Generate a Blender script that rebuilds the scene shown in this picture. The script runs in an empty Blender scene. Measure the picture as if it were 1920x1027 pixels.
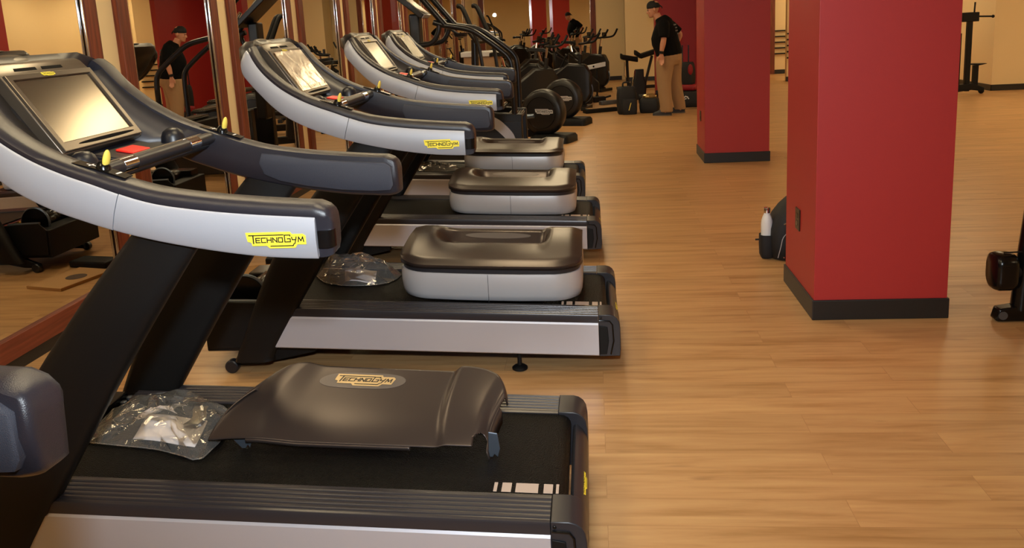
import bpy, bmesh, math, random
from mathutils import Vector, Matrix, Euler, noise
random.seed(7)
S = bpy.context.scene
COL = S.collection
PI = math.pi

# ------------------------------------------------------------------ helpers
def lin(c):
    return c / 12.92 if c <= 0.04045 else ((c + 0.055) / 1.055) ** 2.4
def rgb(r, g, b):
    return (lin(r / 255), lin(g / 255), lin(b / 255), 1)

def mat(name, col, rough=0.5, metal=0.0, spec=0.5, bump=0.0, bscale=200.0, coat=0.0, emit=None, estr=0.0, var=0.0, vscale=6.0):
    m = bpy.data.materials.new(name); m.use_nodes = True
    nt = m.node_tree; b = nt.nodes['Principled BSDF']
    b.inputs['Base Color'].default_value = col
    b.inputs['Roughness'].default_value = rough
    b.inputs['Metallic'].default_value = metal
    b.inputs['Specular IOR Level'].default_value = spec
    b.inputs['Coat Weight'].default_value = coat
    if emit:
        b.inputs['Emission Color'].default_value = emit
        b.inputs['Emission Strength'].default_value = estr
    if bump or var:
        tc = nt.nodes.new('ShaderNodeTexCoord')
    if var:
        n2 = nt.nodes.new('ShaderNodeTexNoise'); n2.inputs['Scale'].default_value = vscale; n2.inputs['Detail'].default_value = 4
        nt.links.new(tc.outputs['Object'], n2.inputs['Vector'])
        mx = nt.nodes.new('ShaderNodeMix'); mx.data_type = 'RGBA'
        mx.inputs[6].default_value = tuple(x * (1 - var) for x in col[:3]) + (1,)
        mx.inputs[7].default_value = tuple(min(1, x * (1 + var)) for x in col[:3]) + (1,)
        nt.links.new(n2.outputs['Fac'], mx.inputs[0]); nt.links.new(mx.outputs[2], b.inputs['Base Color'])
    if bump:
        n = nt.nodes.new('ShaderNodeTexNoise'); n.inputs['Scale'].default_value = bscale; n.inputs['Detail'].default_value = 3
        nt.links.new(tc.outputs['Object'], n.inputs['Vector'])
        bp = nt.nodes.new('ShaderNodeBump'); bp.inputs['Strength'].default_value = bump; bp.inputs['Distance'].default_value = 0.002
        nt.links.new(n.outputs['Fac'], bp.inputs['Height']); nt.links.new(bp.outputs['Normal'], b.inputs['Normal'])
    return m

class MB:
    """collects shapes, build() links them as one mesh object"""
    def __init__(s): s.v = []; s.f = []
    def add(s, vs, fs):
        o = len(s.v); s.v += [tuple(p) for p in vs]; s.f += [tuple(i + o for i in f) for f in fs]; return s
    def box(s, x0, x1, y0, y1, z0, z1, M=None):
        vs = [Vector((x, y, z)) for z in (z0, z1) for y in (y0, y1) for x in (x0, x1)]
        if M is not None: vs = [M @ v for v in vs]
        return s.add(vs, [(0, 2, 3, 1), (4, 5, 7, 6), (0, 1, 5, 4), (2, 6, 7, 3), (0, 4, 6, 2), (1, 3, 7, 5)])
    def loft(s, rings, closed=True, caps=True):
        n = len(rings[0]); vs = [p for r in rings for p in r]; fs = []
        for i in range(len(rings) - 1):
            for j in range(n if closed else n - 1):
                k = (j + 1) % n
                fs.append((i * n + j, i * n + k, (i + 1) * n + k, (i + 1) * n + j))
        if caps and closed:
            fs.append(tuple(range(n))[::-1]); fs.append(tuple((len(rings) - 1) * n + j for j in range(n)))
        return s.add(vs, fs)
    def prism(s, poly, a, b, axis='y'):
        def P(p, t):
            return {'y': (p[0], t, p[1]), 'x': (t, p[0], p[1]), 'z': (p[0], p[1], t)}[axis]
        return s.loft([[P(p, a) for p in poly], [P(p, b) for p in poly]])
    def tube(s, pts, r, n=12, caps=True):
        pts = [Vector(p) for p in pts]; rs = r if isinstance(r, (list, tuple)) else [r] * len(pts)
        rings = []; up = None
        for i, p in enumerate(pts):
            t = (pts[min(i + 1, len(pts) - 1)] - pts[max(i - 1, 0)]).normalized()
            if up is None:
                up = Vector((0, 0, 1)) if abs(t.z) < 0.9 else Vector((1, 0, 0))
            a = (up - t * up.dot(t)).normalized(); up = a; b = t.cross(a)
            rings.append([p + (a * math.cos(2 * PI * k / n) + b * math.sin(2 * PI * k / n)) * rs[i] for k in range(n)])
        return s.loft(rings, True, caps)
    def lathe(s, prof, n=24, M=None):
        rings = [[Vector((r * math.cos(2 * PI * k / n), r * math.sin(2 * PI * k / n), z)) for k in range(n)] for r, z in prof]
        if M is not None: rings = [[M @ p for p in r] for r in rings]
        return s.loft(rings)
    def cyl(s, a, b, r, n=20):
        return s.tube([a, b], r, n)
    def ball(s, c, rx, ry, rz, n=16, m=10, M=None):
        prof = [(math.sin(PI * i / m), -math.cos(PI * i / m)) for i in range(m + 1)]
        prof[0] = (0.02, -1); prof[-1] = (0.02, 1)
        T = Matrix.Translation(c) @ (M if M is not None else Matrix()) @ Matrix.Diagonal((rx, ry, rz, 1))
        return s.lathe(prof, n, T)
    def grid(s, rows):
        n = len(rows[0])
        return s.add([p for r in rows for p in r], [(i * n + j, i * n + j + 1, (i + 1) * n + j + 1, (i + 1) * n + j) for i in range(len(rows) - 1) for j in range(n - 1)])
    def build(s, name, m, parent=None, angle=35, bevel=0, seg=2, sub=0, solid=0, label=None, M=None):
        me = bpy.data.meshes.new(name); me.from_pydata(s.v, [], s.f)
        bm = bmesh.new(); bm.from_mesh(me)
        bmesh.ops.remove_doubles(bm, verts=bm.verts, dist=1e-6)
        bmesh.ops.recalc_face_normals(bm, faces=bm.faces)
        if M is not None: bm.transform(M)
        bm.to_mesh(me); bm.free()
        me.materials.append(m)
        if angle:
            me.shade_smooth()
            if angle < 180: me.set_sharp_from_angle(angle=math.radians(angle))
        o = bpy.data.objects.new(name, me); COL.objects.link(o)
        if parent: o.parent = parent
        if solid:
            d = o.modifiers.new('Solid', 'SOLIDIFY'); d.thickness = solid; d.offset = 0
        if bevel:
            d = o.modifiers.new('Bevel', 'BEVEL'); d.width = bevel; d.segments = seg; d.limit_method = 'ANGLE'; d.angle_limit = math.radians(40)
            d.harden_normals = False
        if sub:
            d = o.modifiers.new('Sub', 'SUBSURF'); d.levels = sub; d.render_levels = sub
        if label: o['label'] = label
        return o

def thing(name, label, cat, loc=(0, 0, 0), rz=0.0, group=None):
    o = bpy.data.objects.new(name, None); COL.objects.link(o)
    o.empty_display_size = 0.1
    o.location = loc; o.rotation_euler = (0, 0, rz)
    return tag(o, label, cat, group)
def tag(o, label, cat, group=None):
    o['label'] = label; o['category'] = cat; o['kind'] = 'thing'
    if group: o['group'] = group
    return o
def struct(o):
    o['kind'] = 'structure'; return o
def dup(root, loc, rz, label, group=None):
    r = root.copy(); COL.objects.link(r); r.location = loc; r.rotation_euler = (0, 0, rz); r['label'] = label
    if group: r['group'] = group
    for ch in list(root.children):
        c = ch.copy(); COL.objects.link(c); c.parent = r
        for g in list(ch.children):
            d = g.copy(); COL.objects.link(d); d.parent = c
    return r
def catmull(P, k=4):
    """P: list of tuples of floats -> densified"""
    out = []
    n = len(P)
    for i in range(n - 1):
        a, b, c, d = P[max(i - 1, 0)], P[i], P[i + 1], P[min(i + 2, n - 1)]
        for j in range(k):
            t = j / k
            out.append(tuple(0.5 * (2 * q + (r - p) * t + (2 * p - 5 * q + 4 * r - w) * t * t + (3 * q - p - 3 * r + w) * t ** 3) for p, q, r, w in zip(a, b, c, d)))
    out.append(tuple(P[-1])); return out
def rrect(hx, hy, r, n=5):
    """rounded rectangle, ccw"""
    o = []
    for cx, cy, a0 in ((hx - r, hy - r, 0), (-hx + r, hy - r, 90), (-hx + r, -hy + r, 180), (hx - r, -hy + r, 270)):
        for k in range(n + 1):
            a = math.radians(a0 + 90 * k / n); o.append((cx + r * math.cos(a), cy + r * math.sin(a)))
    return o

# stroke lettering: letters drawn as thin bars in a unit box (0..1, 0..1)
GLY = {
 'T': [[(0, 1), (1, 1)], [(.5, 1), (.5, 0)]], 'E': [[(1, 1), (0, 1), (0, 0), (1, 0)], [(0, .5), (.85, .5)]],
 'C': [[(1, 1), (0, 1), (0, 0), (1, 0)]], 'H': [[(0, 0), (0, 1)], [(1, 0), (1, 1)], [(0, .5), (1, .5)]],
 'N': [[(0, 0), (0, 1), (1, 0), (1, 1)]], 'O': [[(0, 0), (0, 1), (1, 1), (1, 0), (0, 0)]],
 'G': [[(1, .85), (1, 1), (0, 1), (0, 0), (1, 0), (1, .45), (.5, .45)]], 'Y': [[(0, 1), (.1, .45), (.9, .45), (1, 1)], [(1, 1), (.65, -.35)]],
 'M': [[(0, 0), (.12, 1), (.5, .2), (.88, 1), (1, 0)]]}
def stroke(mb, pts, w, P):
    for a, b in zip(pts[:-1], pts[1:]):
        d = Vector((b[0] - a[0], b[1] - a[1])); L = d.length
        if L == 0: continue
        d /= L; q = Vector((-d.y, d.x)) * w / 2; e = d * w / 2
        A, B = Vector(a), Vector(b)
        mb.add([P(A - e + q), P(A - e - q), P(B + e - q), P(B + e + q)], [(0, 1, 2, 3)])
LOGO_OUT = [(0, 1), (.745, 1), (.775, .85), (.955, .85), (1, .72), (1, .2), (.85, .2), (.815, 0), (.39, 0), (.34, .17), (.1, .17), (.085, .38), (.025, .45)]
def logo(parent, o, ex, ey, w, h, mplate, mtext, name='logo_plate', tname='logo_lettering', off=0.0012):
    """brand plate: o = lower left corner, ex/ey = unit directions, w/h = size"""
    o, ex, ey = Vector(o), Vector(ex).normalized(), Vector(ey).normalized(); nz = ex.cross(ey)
    a = MB(); base = [o + ex * (p[0] * w) + ey * (p[1] * h) for p in LOGO_OUT]
    a.loft([base, [p + nz * off for p in base]])
    pl = a.build(name, mplate, parent, angle=0)
    t = MB(); sw = 0.066 * h
    def PP(p): return o + ex * p.x + ey * p.y + nz * (off + 0.0006)
    def put(ch, x0, x1, y0, y1):
        for st in GLY[ch]:
            stroke(t, [((x0 + (x1 - x0) * a) * w, (y0 + (y1 - y0) * b) * h) for a, b in st], sw, PP)
    stroke(t, [(.055 * w, .82 * h), (.63 * w, .82 * h)], sw, PP)
    stroke(t, [(.125 * w, .82 * h), (.125 * w, .34 * h)], sw * 1.2, PP)
    x = .168
    for ch in 'ECHNO':
        put(ch, x, x + .068, .38, .65); x += .094
    put('G', .650, .742, .38, .80)
    put('Y', .768, .842, .38, .66)
    put('M', .872, .962, .38, .66)
    stroke(t, [(.41 * w, .14 * h), (.78 * w, .14 * h), (.80 * w, .26 * h)], sw, PP)
    t.build(tname, mtext, parent, angle=0)
    return pl
# ------------------------------------------------------------------ materials
M_SILVER = mat('silver_paint', rgb(166, 169, 178), 0.42, 0.25, 0.5, bump=0.05, bscale=400)
M_SILVER2 = mat('silver_panel', rgb(186, 185, 192), 0.38, 0.35, 0.5)
M_TRIM = mat('soft_dark_plastic', rgb(36, 35, 42), 0.32, 0, 0.55, bump=0.25, bscale=700)
M_DARK = mat('dark_plastic', rgb(36, 36, 41), 0.38, 0, 0.5)
M_GRIP = mat('rubber_grip', rgb(52, 54, 64), 0.56, 0, 0.4, bump=0.6, bscale=900)
M_CONS = mat('console_plastic', rgb(104, 94, 82), 0.3, 0.7, 0.5)
M_BLUE = mat('blue_black_plastic', rgb(20, 22, 29), 0.38)
M_POST = mat('post_charcoal', rgb(15, 14, 14), 0.5, 0, 0.25)
M_RAIL = mat('rail_charcoal', rgb(50, 47, 50), 0.3, 0.2, 0.5)
M_BLACK = mat('black_gloss', rgb(10, 10, 11), 0.22, 0, .35)
M_BLACKM = mat('black_matt', rgb(12, 12, 13), 0.55, 0, .25)
M_SCREEN = mat('screen_satin', rgb(128, 118, 104), 0.20, 0.92, 0.5)
M_CHROME = mat('chrome', rgb(232, 234, 240), 0.07, 1.0)
M_STEEL = mat('steel_tab', rgb(105, 115, 128), 0.35, 0.8)
M_YEL = mat('logo_yellow', rgb(246, 226, 62), 0.45)
M_YELJ = mat('lever_yellow', rgb(236, 214, 96), 0.35)
M_LOGOG = mat('logo_pale', rgb(196, 168, 120), 0.4, 0.4)
M_LOGOW = mat('logo_silver_white', rgb(206, 206, 206), 0.4, 0.1)
M_INK = mat('logo_black', rgb(14, 14, 12), 0.5)
M_WHITE = mat('white_print', rgb(225, 225, 225), 0.5)
M_MARK = mat('belt_marking', rgb(176, 158, 146), 0.6)
M_RED = mat('stop_red', rgb(226, 40, 30), 0.35)
M_LID = mat('lid_brown', rgb(66, 57, 54), 0.30, 0.55, 0.6)
M_LIDLOGO = mat('lid_badge', rgb(92, 84, 80), 0.4, 0.3)
M_SKIRT = mat('cover_silver', rgb(188, 187, 190), 0.36, 0.3)
def belt_mat():
    m = mat('belt_rubber', rgb(5, 5, 5), 0.42, 0, 0.14); nt = m.node_tree; b = nt.nodes['Principled BSDF']
    tc = nt.nodes.new('ShaderNodeTexCoord'); v = nt.nodes.new('ShaderNodeTexVoronoi'); v.inputs['Scale'].default_value = 260
    nt.links.new(tc.outputs['Object'], v.inputs['Vector'])
    bp = nt.nodes.new('ShaderNodeBump'); bp.inputs['Strength'].default_value = 0.9; bp.inputs['Distance'].default_value = 0.003
    nt.links.new(v.outputs['Distance'], bp.inputs['Height']); nt.links.new(bp.outputs['Normal'], b.inputs['Normal'])
    return m
M_BELT = belt_mat()
def wood_floor():
    m = bpy.data.materials.new('floor_planks'); m.use_nodes = True; nt = m.node_tree; N = nt.nodes.new; L = nt.links.new
    b = nt.nodes['Principled BSDF']
    tc = N('ShaderNodeTexCoord')
    br = N('ShaderNodeTexBrick'); br.offset = 0.37; br.offset_frequency = 2; br.squash = 1
    br.inputs['Scale'].default_value = 1.0; br.inputs['Mortar Size'].default_value = 0.0012; br.inputs['Mortar Smooth'].default_value = 0.2
    br.inputs['Brick Width'].default_value = 1.22; br.inputs['Row Height'].default_value = 0.152; br.inputs['Bias'].default_value = 0.0
    br.inputs['Color1'].default_value = (0, 0, 0, 1); br.inputs['Color2'].default_value = (1, 1, 1, 1); br.inputs['Mortar'].default_value = (.5, .5, .5, 1)
    L(tc.outputs['Object'], br.inputs['Vector'])
    # per-plank shift of the grain
    mp = N('ShaderNodeMapping'); mp.inputs['Scale'].default_value = (0.9, 11.0, 1); L(tc.outputs['Object'], mp.inputs['Vector'])
    va = N('ShaderNodeVectorMath'); va.operation = 'MULTIPLY_ADD'
    L(br.outputs['Color'], va.inputs[0]); va.inputs[1].default_value = (7.3, 3.1, 0); L(mp.outputs['Vector'], va.inputs[2])
    n1 = N('ShaderNodeTexNoise'); n1.inputs['Scale'].default_value = 1.6; n1.inputs['Detail'].default_value = 6; n1.inputs['Roughness'].default_value = 0.62; n1.inputs['Distortion'].default_value = 0.35
    L(va.outputs[0], n1.inputs['Vector'])
    r1 = N('ShaderNodeValToRGB'); cr = r1.color_ramp
    cr.elements[0].position = 0.28; cr.elements[0].color = rgb(158, 116, 68); cr.elements[1].position = 0.74; cr.elements[1].color = rgb(204, 164, 112)
    e = cr.elements.new(0.5); e.color = rgb(190, 147, 99)
    L(n1.outputs['Fac'], r1.inputs['Fac'])
    # sparse darker streaks / knots
    mp2 = N('ShaderNodeMapping'); mp2.inputs['Scale'].default_value = (2.2, 16.0, 1); L(tc.outputs['Object'], mp2.inputs['Vector'])
    n2 = N('ShaderNodeTexNoise'); n2.inputs['Scale'].default_value = 1.0; n2.inputs['Detail'].default_value = 3; L(mp2.outputs['Vector'], n2.inputs['Vector'])
    r2 = N('ShaderNodeValToRGB'); r2.color_ramp.elements[0].position = 0.66; r2.color_ramp.elements[0].color = (0, 0, 0, 1); r2.color_ramp.elements[1].position = 0.80; r2.color_ramp.elements[1].color = (1, 1, 1, 1)
    L(n2.outputs['Fac'], r2.inputs['Fac'])
    mx = N('ShaderNodeMix'); mx.data_type = 'RGBA'; mx.inputs[7].default_value = rgb(104, 66, 36)
    sc = N('ShaderNodeMath'); sc.operation = 'MULTIPLY'; sc.inputs[1].default_value = 0.6; L(r2.outputs['Color'], sc.inputs[0])
    L(sc.outputs[0], mx.inputs[0]); L(r1.outputs['Color'], mx.inputs[6])
    # plank tone
    mt = N('ShaderNodeMapRange'); mt.inputs['To Min'].default_value = 0.93; mt.inputs['To Max'].default_value = 1.06
    L(br.outputs['Color'], mt.inputs['Value'])
    hv = N('ShaderNodeHueSaturation'); L(mt.outputs[0], hv.inputs['Value']); L(mx.outputs[2], hv.inputs['Color'])
    mo = N('ShaderNodeMix'); mo.data_type = 'RGBA'; mo.inputs[7].default_value = rgb(140, 98, 60)
    ms = N('ShaderNodeMath'); ms.operation = 'MULTIPLY'; ms.inputs[1].default_value = 0.5; L(br.outputs['Fac'], ms.inputs[0])
    L(ms.outputs[0], mo.inputs[0]); L(hv.outputs['Color'], mo.inputs[6])
    L(mo.outputs[2], b.inputs['Base Color'])
    b.inputs['Roughness'].default_value = 0.34; b.inputs['Specular IOR Level'].default_value = 0.45
    bp = N('ShaderNodeBump'); bp.inputs['Strength'].default_value = 0.06; bp.inputs['Distance'].default_value = 0.002; L(n1.outputs['Fac'], bp.inputs['Height']); L(bp.outputs['Normal'], b.inputs['Normal'])
    return m
M_FLOOR = wood_floor()
def wood(name, c1, c2, rough=0.48, sc=(30, 30, 1.5)):
    m = bpy.data.materials.new(name); m.use_nodes = True; nt = m.node_tree; N = nt.nodes.new; L = nt.links.new; b = nt.nodes['Principled BSDF']
    tc = N('ShaderNodeTexCoord'); mp = N('ShaderNodeMapping'); mp.inputs['Scale'].default_value = sc; L(tc.outputs['Object'], mp.inputs['Vector'])
    n1 = N('ShaderNodeTexNoise'); n1.inputs['Scale'].default_value = 2; n1.inputs['Detail'].default_value = 5; L(mp.outputs['Vector'], n1.inputs['Vector'])
    r = N('ShaderNodeValToRGB'); r.color_ramp.elements[0].position = .35; r.color_ramp.elements[0].color = c1; r.color_ramp.elements[1].position = .65; r.color_ramp.elements[1].color = c2
    L(n1.outputs['Fac'], r.inputs['Fac']); L(r.outputs['Color'], b.inputs['Base Color']); b.inputs['Roughness'].default_value = rough
    return m
M_FRAME = wood('mahogany_frame', rgb(92, 38, 22), rgb(128, 60, 36))
M_CREAM = mat('cream_wall', rgb(232, 208, 160), 0.75, bump=0.1, bscale=120)
M_REDW = mat('red_wall', rgb(167, 43, 42), 0.5, bump=0.1, bscale=150)
M_CEIL = mat('ceiling_white', rgb(214, 204, 186), 0.8)
M_BASEB = mat('black_baseboard', rgb(26, 26, 26), 0.45)
M_MIRROR = mat('mirror_silver', (0.86, 0.86, 0.85, 1), 0.0, 1.0)
M_LAMP = mat('ceiling_lamp', (1, .8, .55, 1), 0.5, emit=(1, .80, .48, 1), estr=14.5)
M_OUTLET = mat('outlet_dark', rgb(60, 48, 34), 0.35, 0.5)
M_PAPER = mat('white_paper', rgb(226, 216, 214), 0.7)
M_CARD = mat('cardboard', rgb(176, 134, 84), 0.8)
def film_mat(name, gl=0.22, tint=(1, 1, 1, 1), rough=0.08, strength=1.0, haze=0.0):
    m = bpy.data.materials.new(name); m.use_nodes = True; nt = m.node_tree; N = nt.nodes.new; L = nt.links.new
    nt.nodes.remove(nt.nodes['Principled BSDF']); out = nt.nodes['Material Output']
    tr = N('ShaderNodeBsdfTransparent'); tr.inputs['Color'].default_value = tint
    g = N('ShaderNodeBsdfGlossy'); g.inputs['Roughness'].default_value = rough; g.inputs['Color'].default_value = (1, .97, .92, 1)
    fr = N('ShaderNodeFresnel'); fr.inputs['IOR'].default_value = 1.5
    ad = N('ShaderNodeMath'); ad.operation = 'ADD'; ad.inputs[1].default_value = gl; L(fr.outputs[0], ad.inputs[0])
    tc = N('ShaderNodeTexCoord'); n = N('ShaderNodeTexNoise'); n.inputs['Scale'].default_value = 14; n.inputs['Detail'].default_value = 2; n.inputs['Distortion'].default_value = 1.2; L(tc.outputs['Object'], n.inputs['Vector'])
    bp = N('ShaderNodeBump'); bp.inputs['Strength'].default_value = strength; bp.inputs['Distance'].default_value = 0.02; L(n.outputs['Fac'], bp.inputs['Height']); L(bp.outputs['Normal'], g.inputs['Normal'])
    mx = N('ShaderNodeMixShader'); L(ad.outputs[0], mx.inputs[0]); L(tr.outputs[0], mx.inputs[1]); L(g.outputs[0], mx.inputs[2]); df = N('ShaderNodeBsdfDiffuse'); df.inputs['Color'].default_value = (.8, .8, .78, 1); m2 = N('ShaderNodeMixShader'); m2.inputs[0].default_value = haze
    L(mx.outputs[0], m2.inputs[1]); L(df.outputs[0], m2.inputs[2]); L(m2.outputs[0], out.inputs['Surface'])
    return m
M_BAG = film_mat('clear_polybag', 0.03, rough=.10, strength=.35, haze=.075)
M_FILM = film_mat('screen_film', 0.04, (.80, .72, .60, 1), 0.26, 0.10, .02)
# ------------------------------------------------------------------ treadmill (x = along the deck, 0 at the rear seam, y = across, z up)
WD = 0.7726; RW = 0.1361; TILT = 0.0421
def dk(x): return -TILT * min(x, 0.0)
def mirror_y(p): return (p[0], WD - p[1], p[2])
ARM = [  # lower edge, silver top, trim ridge (x, z)
 ((-1.474, 1.492), (-1.452, 1.522), (-1.436, 1.536)), ((-1.486, 1.458), (-1.443, 1.503), (-1.428, 1.510)),
 ((-1.482, 1.415), (-1.432, 1.473), (-1.416, 1.482)), ((-1.459, 1.376), (-1.410, 1.432), (-1.394, 1.443)),
 ((-1.415, 1.320), (-1.375, 1.387), (-1.358, 1.401)), ((-1.361, 1.259), (-1.320, 1.336), (-1.304, 1.353)),
 ((-1.300, 1.210), (-1.246, 1.288), (-1.234, 1.308)), ((-1.218, 1.165), (-1.170, 1.252), (-1.160, 1.275)),
 ((-1.140, 1.134), (-1.100, 1.225), (-1.092, 1.250)), ((-1.062, 1.107), (-1.034, 1.199), (-1.028, 1.227)),
 ((-0.944, 1.075), (-0.940, 1.170), (-0.937, 1.201)), ((-0.810, 1.048), (-0.810, 1.149), (-0.810, 1.181)),
 ((-0.690, 1.030), (-0.690, 1.136), (-0.690, 1.168)), ((-0.588, 1.022), (-0.588, 1.128), (-0.588, 1.159)),
 ((-0.540, 1.020), (-0.540, 1.124), (-0.540, 1.156))]
NOSE = [0.060, 0.044, 0.034, 0.025, 0.017, 0.010, 0.005, 0.002, 0.0] + [0] * 6
def arm_stations():
    P = [tuple(q for (x, z) in (a, b, c) for q in (x - .44 * n, z - .30 * n)) + (n,) for (a, b, c), n in zip(ARM, NOSE)]
    return catmull(P, 4)
STN = arm_stations()
def B0(s, v, n=0.0):      # console plane: s up the screen, n out of it
    return (-1.289 - 0.559 * s + 0.829 * n, v, 1.278 + 0.829 * s + 0.559 * n)

def build_treadmill(label):
    T = thing('treadmill', label, 'treadmill', group='treadmills along the mirrored wall')
    CY = WD / 2
    for sd in (0, 1):
        fl = mirror_y if sd else (lambda p: p)
        def P(x, y, z): return fl((x, y, z))
        # side rail with ribs
        prof = [(0.002, -0.038), (0.0, -0.010), (0.003, -0.002), (0.009, 0.0)]
        y = 0.016
        for k in range(5):
            prof += [(y, 0.0), (y + 0.0015, -0.004), (y + 0.004, -0.004), (y + 0.0055, 0.0), (y + 0.0105, 0.0016), (y + 0.016, 0.0)]
            y += 0.0215
        prof += [(0.131, 0.0), (0.1361, -0.004), (0.1361, -0.03), (0.02, -0.045)]
        mb = MB(); mb.loft([[P(x, p[0], 0.2817 + dk(x) + p[1]) for p in prof] for x in (-1.5, 0.0)])
        mb.build('side_rail', M_RAIL, T, angle=30)
        mb = MB(); mb.loft([[P(x, yy, zz + dk(x)) for yy, zz in ((0.006, .0885), (0.0, .094), (-0.001, .235), (0.004, .2435), (0.03, .2435), (0.03, .0885))] for x in (-1.56, 0.0)])
        mb.build('side_panel', M_SILVER2, T, angle=30)
        mb = MB(); mb.loft([[P(x, yy, zz + dk(x)) for yy, zz in ((0.004, .2437), (0.004, .279), (0.03, .279), (0.03, .2437))] for x in (-1.5, 0.0)])
        # end cap
        cp = [(0.001, .2825), (.05, .2815), (.068, .276), (.083, .264), (.092, .247), (.096, .22), (.0965, .12), (.092, .088), (0.001, .0875)]
        cb = MB(); cb.loft([[P(x, 0.001, z) for x, z in cp], [P(x, -0.002 + 0.006, z) for x, z in cp], [P(x, .1361, z) for x, z in cp]])
        cap = cb.build('end_cap', M_DARK, T, angle=40, bevel=0.004)
        pb = MB(); pb.prism([(0.004, .098), (0.034, .098), (0.045, .16), (0.040, .225), (0.004, .232)], *(((-0.0035, 0.002)) if not sd else (WD - 0.002, WD + 0.0035)))
        pb.build('cap_plate', M_BLACKM, cap, bevel=0.002)
        rb = MB(); gp = [(0.052, .098), (0.066, .16), (0.062, .235), (0.05, .252), (.004, .256)]
        yv = -0.001 if not sd else WD + 0.001
        rb.tube([(x, yv, z) for x, z in gp], 0.0035, 8); rb.ball((0.012, yv, .268), .005, .003, .005, 8, 6)
        rb.build('cap_groove', M_BLACK, cap)
        # adjustable foot
        fy = 0.075
        fb = MB(); fb.lathe([(.030, 0), (.036, .004), (.036, .012), (.026, .020), (.011, .024), (.010, .045), (.010, .13)], 20, Matrix.Translation(P(-.365, fy, 0)))
        fb.build('levelling_foot', M_BLACKM, T)
        # transport wheel with bracket
        wy = 0.085
        br = MB(); ply = [(-1.745, .022), (-1.742, .05), (-1.66, .082), (-1.58, .135), (-1.33, .135), (-1.335, .088), (-1.62, .028)]
        br.prism(ply, *sorted((fl((0, wy + .02, 0))[1], fl((0, wy + .05, 0))[1])))
        brk = br.build('wheel_bracket', M_BLACKM, T, bevel=0.004)
        wb = MB(); wb.lathe([(.006, -.021), (.027, -.021), (.032, -.016), (.032, .016), (.027, .021), (.006, .021)], 24, Matrix.Translation(P(-1.738, wy, .032)) @ Matrix.Rotation(PI / 2, 4, 'X'))
        wb.build('transport_wheel', M_BLUE, brk)
        # leaning upright
        Ls = [(-1.690, .085), (-1.655, .16), (-1.46, .57), (-1.25, .85), (-1.06, 1.064), (-1.02, 1.105)]
        Rs = [(-1.505, .088), (-1.475, .165), (-1.21, .57), (-1.03, .83), (-0.89, 1.018), (-0.855, 1.062)]
        Q = catmull([a + b for a, b in zip(Ls, Rs)], 5); rings = []
        for lx, lz, rx, rz in Q:
            d = Vector((rx - lx, rz - lz)); ring = []
            for t, yy in ((.0, .018), (.03, .003), (.10, -.010), (.22, -.016), (.80, -.016), (.93, -.010), (.99, .004), (1, .02), (.99, .045), (.9, .06), (.1, .06), (.01, .045)):
                ring.append(P(lx + d.x * t, yy if lz < .9 else yy + (.018 - yy) * min(.45, (lz - .9) * 2.2), lz + d.y * t))
            rings.append(ring)
        mb = MB(); mb.loft(rings); mb.build('upright', M_POST, T, angle=60)
        # arm: dark body
        rings = []
        for st in STN:
            L, Sv, R, nz = st[0:2], st[2:4], st[4:6], st[6]
            mid = ((L[0] + R[0]) / 2, (L[1] + R[1]) / 2)
            k1 = (Sv[0] + .45 * (R[0] - Sv[0]), Sv[1] + .45 * (R[1] - Sv[1])); k2 = (Sv[0] + .86 * (R[0] - Sv[0]), Sv[1] + .86 * (R[1] - Sv[1]))
            seq = [(L, -.016), (Sv, -.024), (k1, -.026), (k2, -.018), (R, -.004), ((R[0], R[1] + .002), .02), (R, .044), (k2, .055), (mid, .060), ((L[0], L[1] + .012), .052), ((L[0], L[1] + .001), .036), (L, .0)]
            rings.append([P(q[0], vv + nz, q[1]) for q, vv in seq])
        for x, kv, tz, bz in ((-.530, .99, -.003, .000), (-.517, .96, -.009, .002), (-.508, .91, -.018, .005), (-.5025, .84, -.030, .010), (-.5000, .72, -.046, .018)):
            seq = [(1.020, -.016), (1.124, -.024), (1.138, -.026), (1.150, -.018), (1.156, -.004), (1.157, .02), (1.155, .044), (1.148, .055), (1.088, .060), (1.034, .052), (1.022, .036), (1.020, .0)]
            rings.append([P(x, .017 + (vv - .017) * kv, z + (tz * min(1, (z - 1.088) / .069) if z > 1.088 else (bz if z < 1.05 else 0))) for z, vv in seq])
        rings.append([P(-.4996, .017 + (vv - .017) * .4, 1.078 + (z - 1.078) * .4) for z, vv in seq])
        mb = MB(); mb.loft(rings); arm = mb.build('arm', M_TRIM, T, angle=50)
        # silver skin in two lengths with a seam between
        cut = [i for i, s in enumerate(STN) if abs(s[0] + 1.062) < 1e-6][0]
        for a, b, g in ((0, cut + 1, -.0012), (cut, len(STN), .0012)):
            rings = []
            for i in range(a, b):
                st = STN[i]; L, Sv, nz = st[0:2], st[2:4], st[6]
                e = g if (i == cut) else 0
                bul = .004
                sq = [(0.0, -.026), (0.06, -.031), (.5, -.031 - bul), (.94, -.031), (1.0, -.027), (.94, -.021), (.06, -.014)]
                rings.append([P(L[0] + (Sv[0] - L[0]) * t + e, vv + nz, L[1] + (Sv[1] - L[1]) * t) for t, vv in sq])
            if b == len(STN):
                st = STN[-1]
            mb = MB(); mb.loft(rings); skin = mb.build('arm_panel', M_SILVER, arm, angle=50)
        mb = MB()
        pl = [(-.5375, -.0275), (-.515, -.0275), (-.506, -.0225), (-.4998, -.012), (-.4992, .002), (-.508, .004), (-.512, -.010), (-.5375, -.018)]
        if sd == 0: mb.prism([(x, fl((0, v, 0))[1]) for x, v in pl], 1.046, 1.090, 'z'); mb.build('end_band', M_BLACK, arm, angle=40)
        # padded grip on the inner face
        gp = MB(); ring0 = []; ring1 = []; ring2 = []
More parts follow.
